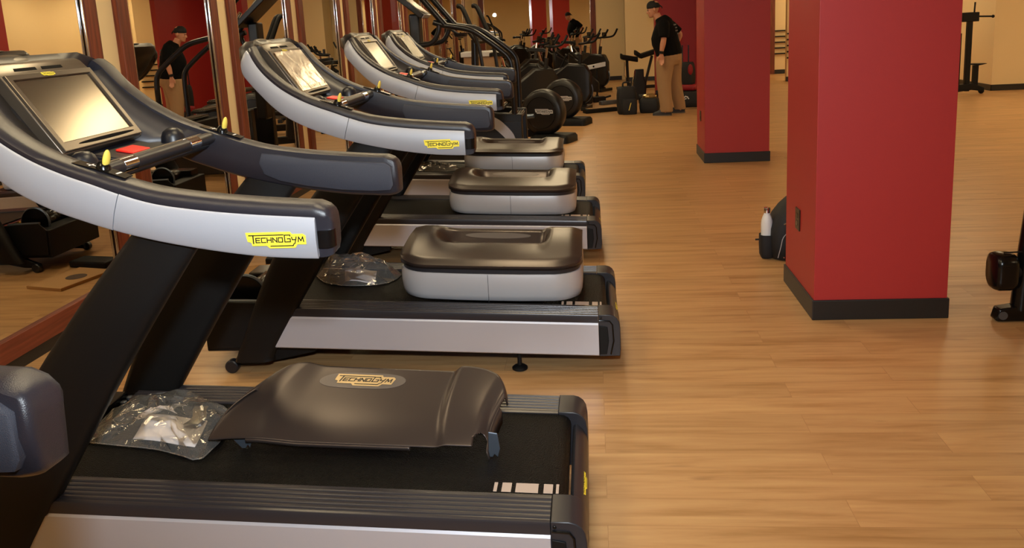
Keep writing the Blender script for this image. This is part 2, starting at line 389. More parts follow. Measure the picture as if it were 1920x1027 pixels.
        top = [(-.955, 1.182), (-.90, 1.176), (-.81, 1.160), (-.69, 1.147), (-.588, 1.140), (-.535, 1.136), (-.518, 1.122)]
        bot = [(-.515, 1.06), (-.525, 1.043), (-.588, 1.040), (-.69, 1.048), (-.81, 1.066), (-.90, 1.086), (-.955, 1.112), (-.967, 1.15)]
        oc = top + bot; cx = sum(p[0] for p in oc) / len(oc); cz = sum(p[1] for p in oc) / len(oc)
        def sh(k): return [(cx + (p[0] - cx) * k, cz + (p[1] - cz) * (k - (1 - k) * 1.5)) for p in oc]
        gp.loft([[P(p[0], .052, p[1]) for p in oc], [P(p[0], .0635, p[1]) for p in sh(.992)], [P(p[0], .066, p[1]) for p in sh(.97)]])
        gp.build('grip_pad', M_GRIP, arm, angle=50)
        if sd == 0: logo(arm, (-.716, -.0362, 1.052), (1, 0, 0), (0, 0, 1), .152, .041, M_YEL, M_INK)
        else: logo(arm, (-.564, WD + .0362, 1.052), (-1, 0, 0), (0, 0, 1), .152, .041, M_YEL, M_INK)
        # control strip + paddle lever on top of the arm
        cs = MB(); pts = [(-1.165, 1.2745), (-1.092, 1.2535), (-1.03, 1.2305)]
        for (x0, z0), (x1, z1) in zip(pts[:-1], pts[1:]):
            cs.add([P(x0, .004, z0 + .002), P(x1, .004, z1 + .002), P(x1, .043, z1 + .002), P(x0, .043, z0 + .002)], [(0, 1, 2, 3)])
        strip = cs.build('control_strip', M_BLACK, T, angle=0, solid=.003)
        w = MB()
        def PS(p):
            x = p.x; z = 1.2535 - (x + 1.092) * (.29 if x < -1.092 else .37) + .0045
            return Vector(P(x, p.y, z))
        stroke(w, [(-1.125, .014), (-1.125, .024), (-1.135, .024), (-1.125, .024), (-1.125, .034), (-1.125, .024), (-1.115, .024)], .004, PS); w.build('plus_mark', M_WHITE, strip, angle=0); w = MB()
        stroke(w, [(-1.055, .014), (-1.055, .034)], .005, PS)
        w.build('minus_mark', M_WHITE, strip, angle=0)
        lb = MB(); lb.lathe([(.019, 0), (.018, .012), (.014, .020), (.008, .027), (.003, .028)], 14, Matrix.Translation(P(-1.096, .026, 1.250)))
        lv = lb.build('lever_base', M_BLACK, T)
        yb = MB(); yb.ball((0, 0, .022), .008, .014, .026, 14, 10, None)
        yb.build('paddle_lever', M_YELJ, lv, M=Matrix.Translation(P(-1.090, .026, 1.258)) @ Matrix.Rotation(math.radians(14), 4, 'Y'))
        # bowl wing between arm and console
        rows = []
        for i in range(9):
            t = i / 8
            j = 4 + int(t * 26); st = STN[j]
            ix = B0(.30 * (1 - t) - .01, .178, -.04)
            rows.append([P(st[4], .045 + st[6], st[5] - .012), P((st[4] + ix[0]) / 2, .11 + st[6] * .5, (st[5] + ix[2]) / 2 - .018), P(ix[0], .19, ix[2] - .005)])
        mb = MB(); mb.grid(rows); mb.build('bowl_wing', M_BOWL, T, angle=60, solid=.006)
        # bottle holder dome
        db = MB(); db.lathe([(.043, 0), (.043, .008), (.038, .012), (.036, .030), (.030, .045), (.018, .054), (.004, .057)], 22, Matrix.Translation(P(-1.215, .135, 1.232)))
        db.build('bottle_holder', M_BLUE, T, angle=40)
    # belt
    top = [(-1.46, .274 + dk(-1.46)), (0.004, .274), (.020, .271), (.033, .263), (.041, .250), (.043, .236), (.040, .215), (.03, .205)]
    low = [(.026, .209), (.035, .217), (.038, .236), (.036, .248), (.029, .258), (.018, .266), (.004, .269), (-1.46, .269 + dk(-1.46))]
    mb = MB(); mb.prism(top + low, RW - .004, WD - RW + .004); belt = mb.build('running_belt', M_BELT, T, angle=40)
    mk = MB()
    for a, b in ((-.166, -.156), (-.143, -.116), (-.104, -.040), (-.025, .001), (.010, .018)):
        mk.add([(a, .149, .2752 + dk(a)), (b, .149, .2752 + dk(b)), (b, .197, .2752 + dk(b)), (a, .197, .2752 + dk(a))], [(0, 1, 2, 3)])
    mk.build('belt_marking', M_MARK, belt, angle=0, solid=.0006)
    mb = MB(); mb.prism([(.046, .20), (.049, .232), (.058, .239), (.066, .236), (.082, .219), (.093, .196), (.097, .165), (.096, .105), (.088, .09), (.046, .09)], RW, WD - RW)
    bump = mb.build('rear_bumper', M_DARK, T, angle=50)
    logo(bump, (.0935, .245, .2010), (0, 1, 0), (-.66, 0, .75), .135, .030, M_YEL, M_INK)
    mb = MB(); mb.box(-1.52, -.05, .10, WD - .10, .12, .22); mb.build('deck_frame', M_BLACKM, T, angle=0)
    # uncovered motor bay
    mb = MB(); mb.box(-1.86, -1.50, .095, WD - .095, .10, .30)
    bay = mb.build('motor_bay', M_BLACKM, T, angle=0, bevel=.008)
    mb = MB(); mb.prism([(-1.84, .12), (-1.50, .12), (-1.50, .34), (-1.80, .352), (-1.85, .30)], .082, .094); mb.build('side_plate', M_BLACKM, bay, bevel=.003)
    mb = MB(); mb.tube([(-1.80, .10, .352), (-1.56, .10, .345)], .008, 8); mb.build('edge_highlight', M_STEEL, bay)  # pale bar modelled in for the highlight along the side plate's top edge
    mb = MB(); mb.lathe([(.02, 0), (.10, 0), (.10, .03), (.02, .03)], 34, Matrix.Translation((-1.69, .20, .335)) @ Matrix.Rotation(-PI / 2, 4, 'X')); fwl = mb.build('flywheel', M_BLACK, bay, angle=40)
    mb = MB(); mb.tube([(-1.69 + .103 * math.cos(q), .215, .335 + .103 * math.sin(q)) for q in [2 * PI * k / 36 for k in range(37)]], .009, 8); mb.build('flywheel_rim', M_STEEL, bay)
    mb = MB(); mb.lathe([(.03, 0), (.07, 0), (.075, .01), (.075, .22), (.07, .23), (.03, .23)], 26, Matrix.Translation((-1.66, .27, .31)) @ Matrix.Rotation(-PI / 2, 4, 'X')); mb.build('drive_motor', M_BLACK, bay, angle=40)
    mb = MB(); mb.box(-1.80, -1.52, .52, .67, .295, .36); mb.build('drive_box', M_BLACK, bay, angle=0, bevel=.006)
    for q, (xx, zz) in enumerate(((-1.575, .318), (-1.545, .326))):
        mb = MB(); mb.cyl((xx, .225, zz), (xx, .262, zz), .013); mb.build('brass_terminal', M_BRASS, bay)
    mb = MB(); mb.box(-1.535, -1.49, .06, WD - .06, .285, .335); mb.build('cross_bracket', M_BLACK, T, angle=0, bevel=.006)
    for k in (.62, .66): 
        mb = MB(); mb.lathe([(.012, 0), (.012, .008), (.006, .010)], 8, Matrix.Translation((-1.51, k, .335))); mb.build('bolt', M_STEEL, T, angle=30)
    # console shell between the arms
    shp = [(-1.13, 1.222), (-1.14, 1.205), (-1.25, 1.180), (-1.36, 1.235), (-1.455, 1.335), (-1.515, 1.420), (-1.548, 1.490), (-1.545, 1.535), (-1.520, 1.562), (-1.485, 1.566), (-1.478, 1.545), (-1.488, 1.510), (-1.415, 1.400), (-1.318, 1.258), (-1.25, 1.232)]
    rings = []
    for v, off in ((.045, .075), (.062, .045), (.095, .015), (.15, -.015), (.24, -.045), (.386, -.062), (.533, -.045), (.623, -.015), (.678, .015), (.711, .045), (.728, .075)):
        ring = []
        for i, (x, z) in enumerate(shp):
            o = off if 3 <= i <= 7 else (off if off > 0 else off * .35) if i in (8, 9) else (max(0, off) * .3 if i > 9 else 0)
            dz = (-1.5 * max(0, off) - .022) if 6 <= i <= 11 else (-.5 * max(0, off) if i == 5 else 0)
            ring.append((x + o, v, z + dz))
        rings.append(ring)
    mb = MB(); mb.loft(rings); shell = mb.build('console_shell', M_BLUE, T, angle=50)
    # console housing
    hp = [(0, -.006), (.262, -.006), (.300, -.012), (.322, -.026), (.330, -.046), (.320, -.060), (.28, -.045), (.02, -.045), (0, -.035)]
    mb = MB()
    rings = [[B0(s * k + (1 - k) * .15, v, n) for s, n in hp] for v, k in ((CY - .209, .97), (CY - .203, 1), (CY + .203, 1), (CY + .209, .97))]
    mb.loft(rings); con = mb.build('console', M_CONS, T, angle=40, bevel=.003)
    # bezel ring
    def ring(o0, o1, n): return [B0(s, v, n) for v, s in o0], [B0(s, v, n) for v, s in o1]
    outer = [(CY - .203, .004), (CY + .203, .004), (CY + .203, .262), (CY - .203, .262)]
    inner = [(CY - .183, .034), (CY + .183, .034), (CY + .183, .244), (CY - .183, .244)]
    mb = MB(); a, b = ring(outer, inner, .002); c, d = ring(outer, inner, -.012)
    vs = a + b + c + d; fs = []
    for i in range(4):
        j = (i + 1) % 4; fs += [(i, j, 4 + j, 4 + i), (8 + i, 12 + i, 12 + j, 8 + j), (i, 8 + i, 8 + j, j), (4 + i, 4 + j, 12 + j, 12 + i)]
    mb.add(vs, fs); mb.build('screen_bezel', M_CONS, con, angle=0, bevel=.002)
    mb = MB(); mb.add([B0(s, v, -.0058) for v, s in inner], [(0, 1, 2, 3)]); mb.build('screen', M_SCREEN, con, angle=0, solid=.001)
    mb = MB(); pts = [(CY + .02 + .15 * math.cos(a), .019 + .0055 * math.sin(a)) for a in [2 * PI * k / 24 for k in range(24)]]
    mb.loft([[B0(s, v, .002) for v, s in pts], [B0(s, v, .003) for v, s in pts]]); mb.build('speaker_slot', M_HOLE, con, angle=0)
    for v0 in (CY - .135, CY - .012):
        mb = MB(); pts = [(v0, .277), (v0 + .10, .277), (v0 + .105, .292), (v0 + .008, .292)]
        mb.loft([[B0(s, v, -.006 - (s - .262) * .235) for v, s in pts], [B0(s, v, -.004 - (s - .262) * .235) for v, s in pts]]); mb.build('air_vent', M_HOLE, con, angle=0)
    mb = MB(); mb.box(-.2, .2, -.0006, .0006, -.0006, .0006, Matrix.Translation(B0(.262, CY, -.005))  @ Matrix.Rotation(PI / 2, 4, 'Z')); mb.build('bezel_seam', M_BLACK, con, angle=0)
    logo(con, B0(.2465, CY - .05, .0025), (0, 1, 0), (-.559, 0, .829), .06, .013, M_YEL, M_INK)
    mb = MB(); mb.ball((0, 0, 0), .036, .095, .014, 20, 10, None); mb.build('fan_cover', M_FANTAN, con, M=Matrix.Translation(B0(.336, CY - .05, -.045)) @ Matrix.Rotation(math.radians(20), 4, 'Y'))
    # tray, stop button, hand bar
    mb = MB(); mb.prism([(-1.285, 1.222), (-1.135, 1.208), (-1.128, 1.218), (-1.15, 1.238), (-1.285, 1.246)], .055, WD - .055); tray = mb.build('console_tray', M_DARK, T, angle=40, bevel=.004)
    mb = MB(); mb.prism([(-1.275, 1.236), (-1.165, 1.232), (-1.162, 1.244), (-1.26, 1.262), (-1.275, 1.258)], CY - .13, CY + .13); pod = mb.build('button_pod', M_BLUE, tray, angle=40, bevel=.006)
    mb = MB(); mb.prism([(-1.238, 1.258), (-1.182, 1.2475), (-1.181, 1.2545), (-1.237, 1.265)], CY - .055, CY + .04); mb.build('stop_button', M_RED, tray, angle=40, bevel=.003)
    mb = MB(); mb.tube([(-1.128, v, 1.240) for v in (.055, .2, .386, .572, .7176)], .0195, 18); bar = mb.build('hand_bar', M_DARK, T, angle=60)
    mb = MB(); mb.tube([(-1.150, v, 1.2545) for v in (.07, .7)], .004, 8); mb.build('bar_rib', M_CONS, bar, angle=60)
    for v0, v1 in ((.155, .225), (.545, .615)):
        mb = MB(); mb.tube([(-1.128, v0, 1.240), (-1.128, v1, 1.240)], .0203, 18); mb.build('pulse_sensor', M_CHROME, bar, angle=60)
    return T
M_HOLE = mat('vent_black', rgb(8, 8, 8), .8, 0, .1)
M_BOWL = mat('bowl_plastic', rgb(50, 49, 54), .42, 0, .5)
M_BRASS = mat('brass', rgb(190, 150, 80), 0.3, 0.9)
M_FANTAN = mat('fan_cover_gloss', rgb(84, 76, 62), 0.36, 0.2)
TA = 0.0047
TPOS = [(-.1511, 2.0068), (-.0143, 3.5894), (-.0766, 5.3819), (-.1973, 7.0019)]
TLAB = ['nearest whole treadmill, with the brown motor cover lid lying on its belt',
        'treadmill with plastic film on its screen, behind the nearest whole treadmill',
        'treadmill with a bare tan reflecting screen, between the film-covered one and the last one',
        'farthest treadmill of the row, next to the stair climber']
T0 = build_treadmill(TLAB[0]); T0.location = TPOS[0] + (0,); T0.rotation_euler = (0, 0, TA)
TM = [T0]
for i in (1, 2, 3): TM.append(dup(T0, TPOS[i] + (0,), TA, TLAB[i], 'treadmills along the mirrored wall'))
TM.append(dup(T0, (-.215, .215, 0), TA, 'treadmill mostly out of frame, grey arm end at the lower left edge', 'treadmills along the mirrored wall'))
# ------------------------------------------------------------------ the room
EXPOSURE = 0.4
CZ = 2.95
def bx(name, x0, x1, y0, y1, z0, z1, m):
    mb = MB(); mb.box(x0, x1, y0, y1, z0, z1); return struct(mb.build(name, m, angle=0))
bx('floor', -3.1, 10.4, -3.4, 22.6, -.12, 0, M_FLOOR)
bx('ceiling', -3.1, 10.4, -3.4, 22.6, CZ, CZ + .12, M_CEIL)
bx('wall_left', -3.1, -2.90, -3.4, 22.6, 0, CZ, M_CREAM)
bx('baseboard_left', -2.90, -2.884, -3.2, 21.1, 0, .07, M_BASEB)
bx('wall_front', -2.9, 10.4, -3.4, -3.2, 0, CZ, M_CREAM)
bx('wall_right', 10.2, 10.4, -3.2, 15.2, 0, CZ, M_CREAM)
bx('baseboard_right', 10.185, 10.2, -3.2, 15.2, 0, .1, M_BASEB)
bx('wall_recess', 6.7, 10.4, 15.2, 22.4, 0, CZ, M_CREAM)
mb = MB(); mb.box(6.688, 10.2, 15.186, 15.2, 0, .1); mb.box(6.686, 6.7, 15.186, 21.2, 0, .1); struct(mb.build('baseboard_recess', M_BASEB, angle=0))
# back wall: slightly turned left part with the big mirror, then a step forward
BR = math.atan(.112)
BM = Matrix.Translation((-.2, 21.4, 0)) @ Matrix.Rotation(BR, 4, 'Z')
mb = MB(); mb.box(-2.75, 1.15, 0, .15, 0, CZ, BM); struct(mb.build('wall_back', M_CREAM, angle=0))
mb = MB(); mb.box(-2.7, .9, -.014, 0, 0, .1, BM); struct(mb.build('baseboard_back', M_BASEB, angle=0))
bx('wall_step', .78, 4.05, 20.8, 21.4, 0, CZ, M_CREAM)
bx('baseboard_step', .765, 4.05, 20.786, 20.8, 0, .1, M_BASEB)
mb = MB(); mb.box(4.05, 6.7, 21.2, 21.4, 0, CZ); struct(mb.build('wall_back_right', M_CREAM, angle=0))
bx('baseboard_back_right', 4.05, 6.7, 21.186, 21.2, 0, .1, M_BASEB)
mb = MB(); mb.box(4.12, 4.60, 18.9, 19.05, 0, CZ); struct(mb.build('wall_pier', M_CREAM, angle=0))
bx('baseboard_pier', 4.105, 4.61, 18.886, 18.9, 0, .1, M_BASEB)
mb = MB(); mb.box(4.22, 4.33, 21.15, 21.2, 0, CZ); struct(mb.build('trim_1', M_FRAME, angle=0))
mb = MB(); mb.box(1.20, 2.0, 16.9, 17.2, 0, CZ); mb.box(1.98, 2.07, 14.9, 17.2, 0, CZ); struct(mb.build('wall_red', M_REDW, angle=0))
mb = MB(); mb.box(1.195, 1.98, 16.886, 16.9, 0, .1); mb.box(1.966, 1.98, 14.886, 16.886, 0, .1); mb.box(1.966, 2.08, 14.886, 14.9, 0, .1); struct(mb.build('baseboard_red', M_BASEB, angle=0))

def pillar(x0, x1, y0, y1, label, oy, oz, oh):
    t = thing('red_pillar', label, 'pillar', (x0, y0, 0), 0, 'red pillars')
    a, b = x1 - x0, y1 - y0
    mb = MB(); mb.box(0, a, 0, b, 0, CZ); mb.build('shaft', M_REDW, t, angle=0, bevel=.003)
    mb = MB(); mb.box(-.009, a + .009, -.009, b + .009, 0, .105); mb.build('pillar_base', M_BASEB, t, angle=0, bevel=.004)
    mb = MB(); mb.box(-.007, 0, oy - .045, oy + .045, oz - oh / 2, oz + oh / 2); pl = mb.build('outlet_plate', M_OUTLET, t, angle=0, bevel=.002)
    for dz in (-.02, .02):
        mb = MB(); mb.box(-.0085, -.006, oy - .014, oy + .014, oz + dz - .013, oz + dz + .013); mb.build('socket', M_BLACK, pl, angle=0, bevel=.001)
    return t
pillar(1.0766, 1.7250, 4.2484, 4.8965, 'near red pillar with an outlet on its left face and a backpack behind it', .355, .445, .118)
pillar(1.1388, 1.8003, 9.0114, 9.6799, 'farther red pillar, standing between the near pillar and the man', .345, .462, .11)

# ------------------------------------------------------------------ framed mirrors
def wall_mirror(name, label, w, h, z0, M, grp):
    """local x along the wall, y out of it; frame 0.12 wide around glass w wide"""
    t = thing(name, label, 'mirror', group=grp); t.matrix_world = M
    fw = .12
    for a, b in ((0, fw), (fw + w, fw * 2 + w)):
        mb = MB(); mb.box(a, b, 0, .038, z0, z0 + h); mb.build('frame_side', M_FRAME, t, angle=0, bevel=.003)
    mb = MB(); mb.box(fw, fw + w, 0, .036, z0, z0 + .11); mb.build('frame_bottom', M_FRAMEH, t, angle=0, bevel=.003)
    mb = MB(); mb.box(fw, fw + w, 0, .036, z0 + h - .11, z0 + h); mb.build('frame_top', M_FRAMEH, t, angle=0, bevel=.003)
    mb = MB(); mb.box(fw, fw + w, .008, .014, z0 + .11, z0 + h - .11); mb.build('mirror_glass', M_MIRROR, t, angle=0)
    for a in (fw + .011, fw + w - .011):
        mb = MB(); mb.tube([(a, .026, z0 + .112), (a, .026, z0 + h - .112)], .009, 14); mb.build('chrome_strip', M_CHROME, t, angle=60)
    return t
M_FRAMEH = wood('mahogany_rail', rgb(96, 40, 24), rgb(126, 60, 38), sc=(1.5, 30, 30))
# left wall: local x -> world +Y needs y out -> world +X : rotation that maps x->Y, y->X is a mirrored pair, so run x along -Y
ML = ['framed wall mirror behind the camera end of the treadmill row', 'framed wall mirror beside the console of the nearest whole treadmill, left of its screen',
      'framed wall mirror right of the nearest console, showing the cap-wearing man', 'framed wall mirror directly behind the console of the film-covered treadmill',
      'framed wall mirror between the second and third treadmill consoles', 'framed wall mirror left of the third console with a dark reflection',
      'framed wall mirror behind the fourth console', 'framed wall mirror behind the stair climber', 'narrow-looking framed wall mirror left of the elliptical levers',
      'framed wall mirror behind the elliptical levers', 'farthest framed wall mirror on the left wall']
SEEN = {2: 1, 3: 2, 4: 3, 5: 4, 6: 5, 7: 6, 8: 7, 9: 8, 10: 9, 11: 10}
first = None
for k in range(-2, 9):
    y0 = 5.05 + 1.645 * k
    i = k + 4
    lab = {0: 'framed wall mirror out of frame behind the camera', 1: 'framed wall mirror out of frame behind the camera', 2: 'framed wall mirror out of frame beside the camera', 3: 'framed wall mirror at the left edge, behind the nearest whole treadmill console',
           4: 'framed wall mirror right of the nearest console, showing the man in a cap', 5: 'framed wall mirror behind the console with the film-covered screen',
           6: 'framed wall mirror between the film-covered console and the next one', 7: 'framed wall mirror left of the third console top, with a dark reflection',
           8: 'framed wall mirror right of the third console top', 9: 'framed wall mirror behind the hanging display of the stair climber',
           10: 'framed wall mirror behind the upper bars of the stair climber', 11: 'framed wall mirror left of the elliptical levers', 12: 'farthest framed mirror on the left wall, by its bare end'}[i]
    M = Matrix.Translation((-2.90, y0 + 1.42, 0)) @ Matrix.Rotation(-PI / 2, 4, 'Z')
    if first is None:
        first = wall_mirror('wall_mirror', lab, 1.18, 2.45, .07, M, 'framed mirrors on the left wall')
    else:
        r = dup(first, (0, 0, 0), 0, lab, 'framed mirrors on the left wall'); r.matrix_world = M
wall_mirror('wall_mirror', 'wide framed mirror on the far back wall, reflecting the man and a bright flash', 2.62, 2.45, .07, BM @ Matrix.Translation((.29, 0, 0)) @ Matrix.Rotation(PI, 4, 'Z'), 'framed mirrors on the back wall')

# ------------------------------------------------------------------ lamps
def ceiling_light(x, y, first=[None]):
    if first[0] is None:
        t = thing('ceiling_light', 'square warm ceiling light panel above the floor', 'light', (x, y, CZ), 0, 'ceiling lights'); first[0] = t
        mb = MB(); mb.box(-.33, .33, -.33, .33, -.03, 0); mb.build('light_housing', M_CEIL, t, angle=0)
        mb = MB(); mb.box(-.30, .30, -.30, .30, -.036, -.0301); mb.build('diffuser', M_LAMP, t, angle=0)
        return t
    return dup(first[0], (x, y, CZ), 0, 'square warm ceiling light panel above the floor', 'ceiling lights')
for x in (-.42, 3.4, 7.2, 9.3):  # outermost column is added, to lift the dim walls on the right
    for y in (2.2, 5.5, 9.0, 12.4, 15.8, 19.2):
        if x > 6 and y > 14: continue
        if x == 3.4 and y == 2.2: y = .6; x = 5.2
        if x < 0 and y == 9.0: y = 10.15
        ceiling_light(x, y)
ceiling_light(5.6, 17.8); ceiling_light(5.6, 20.2)  # two unseen panels added only to brighten the recess wall in the mirrors
for y in (.55, 3.85, 7.15, 10.45, 13.75): ceiling_light(-1.75, y)
fl = bpy.data.lights.new('camera_flash', 'SPOT'); fl.energy = 300; fl.color = (.86, .94, 1); fl.shadow_soft_size = .07
fl.spot_size = math.radians(96); fl.spot_blend = .85
fo = bpy.data.objects.new('camera_flash', fl); COL.objects.link(fo); fo.location = (0.0, .02, 1.90)
fo.rotation_euler = Vector((math.sin(-.1021) * math.cos(.17), math.cos(-.1021) * math.cos(.17), -math.sin(.17))).to_track_quat('-Z', 'Y').to_euler()
w = bpy.data.worlds.new('world'); S.world = w; w.use_nodes = True
w.node_tree.nodes['Background'].inputs[0].default_value = (1, .8, .55, 1); w.node_tree.nodes['Background'].inputs[1].default_value = 0.02
# ------------------------------------------------------------------ motor covers on the decks
def smooth(a, b, x):
    t = max(0, min(1, (x - a) / (b - a))); return t * t * (3 - 2 * t)
def TW(i, x, y, z): 
    c, s = math.cos(TA), math.sin(TA); return (TPOS[i][0] + c * x - s * y, TPOS[i][1] + s * x + c * y, z)
def cover_outline(k=1.0, n=9):
    """D shape seen from above in treadmill axes, from far left round the near side to far right"""
    x0, x1, yn, yf, r = -.935, -.065, .148, .69, .15
    cx, cy = (x0 + x1) / 2, .42
    pts = [(x0, yf), (x0, .50)]
    for q in range(n):
        a = PI + (PI / 2) * q / (n - 1); pts.append((x0 + r + r * math.cos(a), yn + .012 + r + r * math.sin(a)))
    pts += [(cx - .15, yn + .002), (cx, yn), (cx + .15, yn + .002)]
    for q in range(n):
        a = -PI / 2 + (PI / 2) * q / (n - 1); pts.append((x1 - r + r * math.cos(a), yn + .012 + r + r * math.sin(a)))
    pts += [(x1, .50), (x1, yf)]
    return [(cx + (x - cx) * k, cy + (y - cy) * k) for x, y in pts]
def build_cover(i, label):
    t = thing('motor_cover', label, 'motor cover', TW(i, 0, 0, 0), TA, 'motor covers with silver skirts set down on the belts')
    def ring(k, z): return [(x, y, z + dk(x)) for x, y in cover_outline(k)]
    mb = MB(); mb.loft([ring(.955, .2835), ring(.975, .288), ring(.992, .31), ring(1.0, .345), ring(.997, .39), ring(.985, .412), ring(.965, .414), ring(.95, .30)], True, False)
    sk = mb.build('skirt', M_SKIRT, t, angle=50)
    mb = MB(); mb.box(-.5015, -.4995, .1475, .1505, .30, .432); mb.build('skirt_seam', M_TRIM, sk, angle=0)
    mb = MB(); mb.loft([ring(.972, .405), ring(.972, .437), ring(.94, .438), ring(.94, .405)], True, False); mb.build('shadow_gap', M_DARK, t, angle=50)
    # lid: a domed height field over the outline, scooped in the middle of the far edge
    out = cover_outline(.995); c = (-.5, .69)
    x0, x1, yn0, yf, rr = -.935, -.065, .148, .69, .155
    def ynear(x):
        d = min(x - x0, x1 - x)
        yn = yn0 + .012 * (abs(x + .5) / .435) ** 2
        return yn + (rr - math.sqrt(max(0, rr * rr - (rr - d) ** 2)) if d < rr else 0)
    def hz(x, y):
        b = (y - .148) / (.69 - .148); a = (x - x0) / (x1 - x0)
        base = .464 + .044 * smooth(-.1, .8, b)
        tr = smooth(.12, .26, a) * (1 - smooth(.765, .815, a))
        dip = smooth(.50, .78, b) * (1 - smooth(.84, 1.02, b))
        d = min(x - x0, x1 - x, (y - ynear(x)) * .9)
        return base - tr * (.070 * dip + .012 * smooth(.2, .6, b)) - .014 * (1 - smooth(-.01, .06, d))
    rows = []; NX, NY = 56, 34
    for j in range(NY + 1):
        row = []
        for i in range(NX + 1):
            tt = i / NX; x = x0 + (x1 - x0) * (.5 - .5 * math.cos(PI * tt)); yn = ynear(x); q = j / NY
            y = yn + (yf - yn) * (q ** 1.25)
            row.append((x, y, hz(x, y) + dk(x)))
        rows.append(row)
    rim = [(x, y, .437 + dk(x)) for x, y, z in rows[0]]
    rows = [rim] + rows
    mb = MB(); mb.grid(rows)
    lid = mb.build('cover_lid', M_LID, t, angle=70, solid=.004)
    mb = MB(); zt = lambda x, y: hz(x, y) + dk(x) + .004
    pts = [(-.50 + .17 * math.cos(a), .655 + .012 * math.sin(a)) for a in [2 * PI * q / 28 for q in range(28)]]
    mb.add([(x, y, zt(x, y)) for x, y in pts], [tuple(range(28))]); mb.build('badge', M_LIDLOGO, lid, angle=0, solid=.001)
    return t
cov = build_cover(1, 'silver-skirted motor cover on the belt of the treadmill with the film-covered screen')
dup(cov, TW(2, .0, -.015, 0), TA, 'silver-skirted motor cover in the middle of three, on the third console\'s treadmill', 'motor covers with silver skirts set down on the belts')
dup(cov, TW(3, -.02, .02, 0), TA, 'silver-skirted motor cover on the farthest treadmill of the row', 'motor covers with silver skirts set down on the belts')

# brown lid alone on the nearest deck
def build_lid():
    t = thing('cover_lid', 'brown motor cover lid with a pale brand badge, on the nearest belt without its skirt', 'motor cover lid', TW(0, 0, 0, 0), TA)
    NA, NB = 150, 90
    def plan(a, b):
        xn, xf = -1.066 + .862 * a, -.975 + .822 * a
        e = abs(a - .5) * 2
        cut = .17 * (1 - math.sqrt(max(0, 1 - (max(0, e - .66) / .34) ** 2)))
        y0 = .318 - .004 * a; y1 = .700 - cut - .03 * a
        bb = b
        return xn + (xf - xn) * (b ** 2.3), y0 + (y1 - y0) * bb
    def hz(a, b):
        x, y = plan(a, b)
        z = .274 + dk(x) + .046 + .112 * b ** .92
        tr = smooth(.12, .30, a + .10 * (b - .5) * 1) * (1 - smooth(.795, .835, a + .05 * (b - .5)))
        z -= tr * (.008 + .012 * smooth(.15, .9, b))
        if a < .16: z -= (.16 - a) / .16 * (.012 + .030 * b) * (.35 + .65 * (.16 - a) / .16)
        if a > .955: z -= ((a - .955) / .045) ** 2 * .030
        if b > .94: z -= ((b - .94) / .06) ** 2 * .035
        return x, y, z
    rows = [[hz(i / NA, j / NB) for i in range(NA + 1)] for j in range(NB + 1)]
    # hollow cut at the right end of the near edge
    V = []; F = []
    mb = MB(); n = NA + 1
    vs = [p for r in rows for p in r]
    fs = []
    for j in range(NB):
        for i in range(NA):
            a, b = (i + .5) / NA, (j + .5) / NB
            if a > .955 and b < .20 * (1 - ((.99 - a) / .05) ** 2 if a < .99 else 1): continue
            fs.append((j * n + i, j * n + i + 1, (j + 1) * n + i + 1, (j + 1) * n + i))
    mb.add(vs, fs); lid = mb.build('lid_shell', M_LID, t, angle=70, solid=.005)
    # right side wall
    rr = []
    for j in range(int(NB * .06), int(NB * .80)):
        x, y, z = hz(1, j / NB); rr.append([(x, y, z), (x + .006, y, z - .02), (x + .007, y, z - .05 - .02 * (1 - j / NB))])
    mb = MB(); mb.grid(rr); mb.build('side_flange', M_LID, t, angle=70, solid=.004)
    # near lip
    lp = []
    for i in range(int(NA * .145), int(NA * .745)):
        x, y, z = hz(i / NA, 0); lp.append([(x, y, z), (x, y - .003, z - .004), (x, y - .002, z - .012)])
    mb = MB(); mb.grid(lp); mb.build('front_lip', M_LID, t, angle=70, solid=.004)
    # steel tabs
    for xa, w1 in ((-.965, .075), (-.185, .030)):
        z0 = .274 + dk(xa)
        mb = MB(); top = z0 + .050
        if w1 > .05: pl = [(xa - .045, top), (xa + .045, top), (xa + .028, z0 + .018), (xa + .022, z0 + .003), (xa + .016, z0 + .014), (xa + .008, z0 + .002), (xa - .004, z0 + .002)]
        else: pl = [(xa - .012, top + .035), (xa + .016, top + .03), (xa + .022, z0 + .03), (xa + .014, z0 + .002), (xa + .004, z0 + .012), (xa - .002, z0 + .002), (xa - .014, z0 + .004)]
        mb.prism(pl, .335, .339); mb.build('steel_tab', M_STEEL, t, angle=0, bevel=.002)
    # badge and lettering follow the surface near the far edge
    def onlid(px, py):    # px 0..1 across the badge, py 0..1 up
        a = .268 + .345 * px; b = .66 + .215 * py
        return hz(a, b)
    nrm = Vector((0, -.3, .95)).normalized()
    pts = [(.5 + .5 * (abs(math.cos(q)) ** .55) * (1 if math.cos(q) >= 0 else -1), .5 + .5 * math.sin(q)) for q in [2 * PI * k / 36 for k in range(36)]]
    mb = MB(); P = [Vector(onlid(*p)) + nrm * .0032 for p in pts]; cpt = sum(P, Vector()) / len(P)
    mb.add(P + [cpt], [(k, (k + 1) % 36, 36) for k in range(36)]); bd = mb.build('badge', M_LIDLOGO, t, angle=0, solid=.0008)
    o = Vector(onlid(.155, .16)) + nrm * .0042; ex = Vector(onlid(.86, .16)) + nrm * .0042 - o; ey = Vector(onlid(.155, .86)) + nrm * .0042 - o
    logo(bd, o, ex, ey, ex.length, ey.length, M_LOGOG, M_INK, off=.0008)
    return t
build_lid()

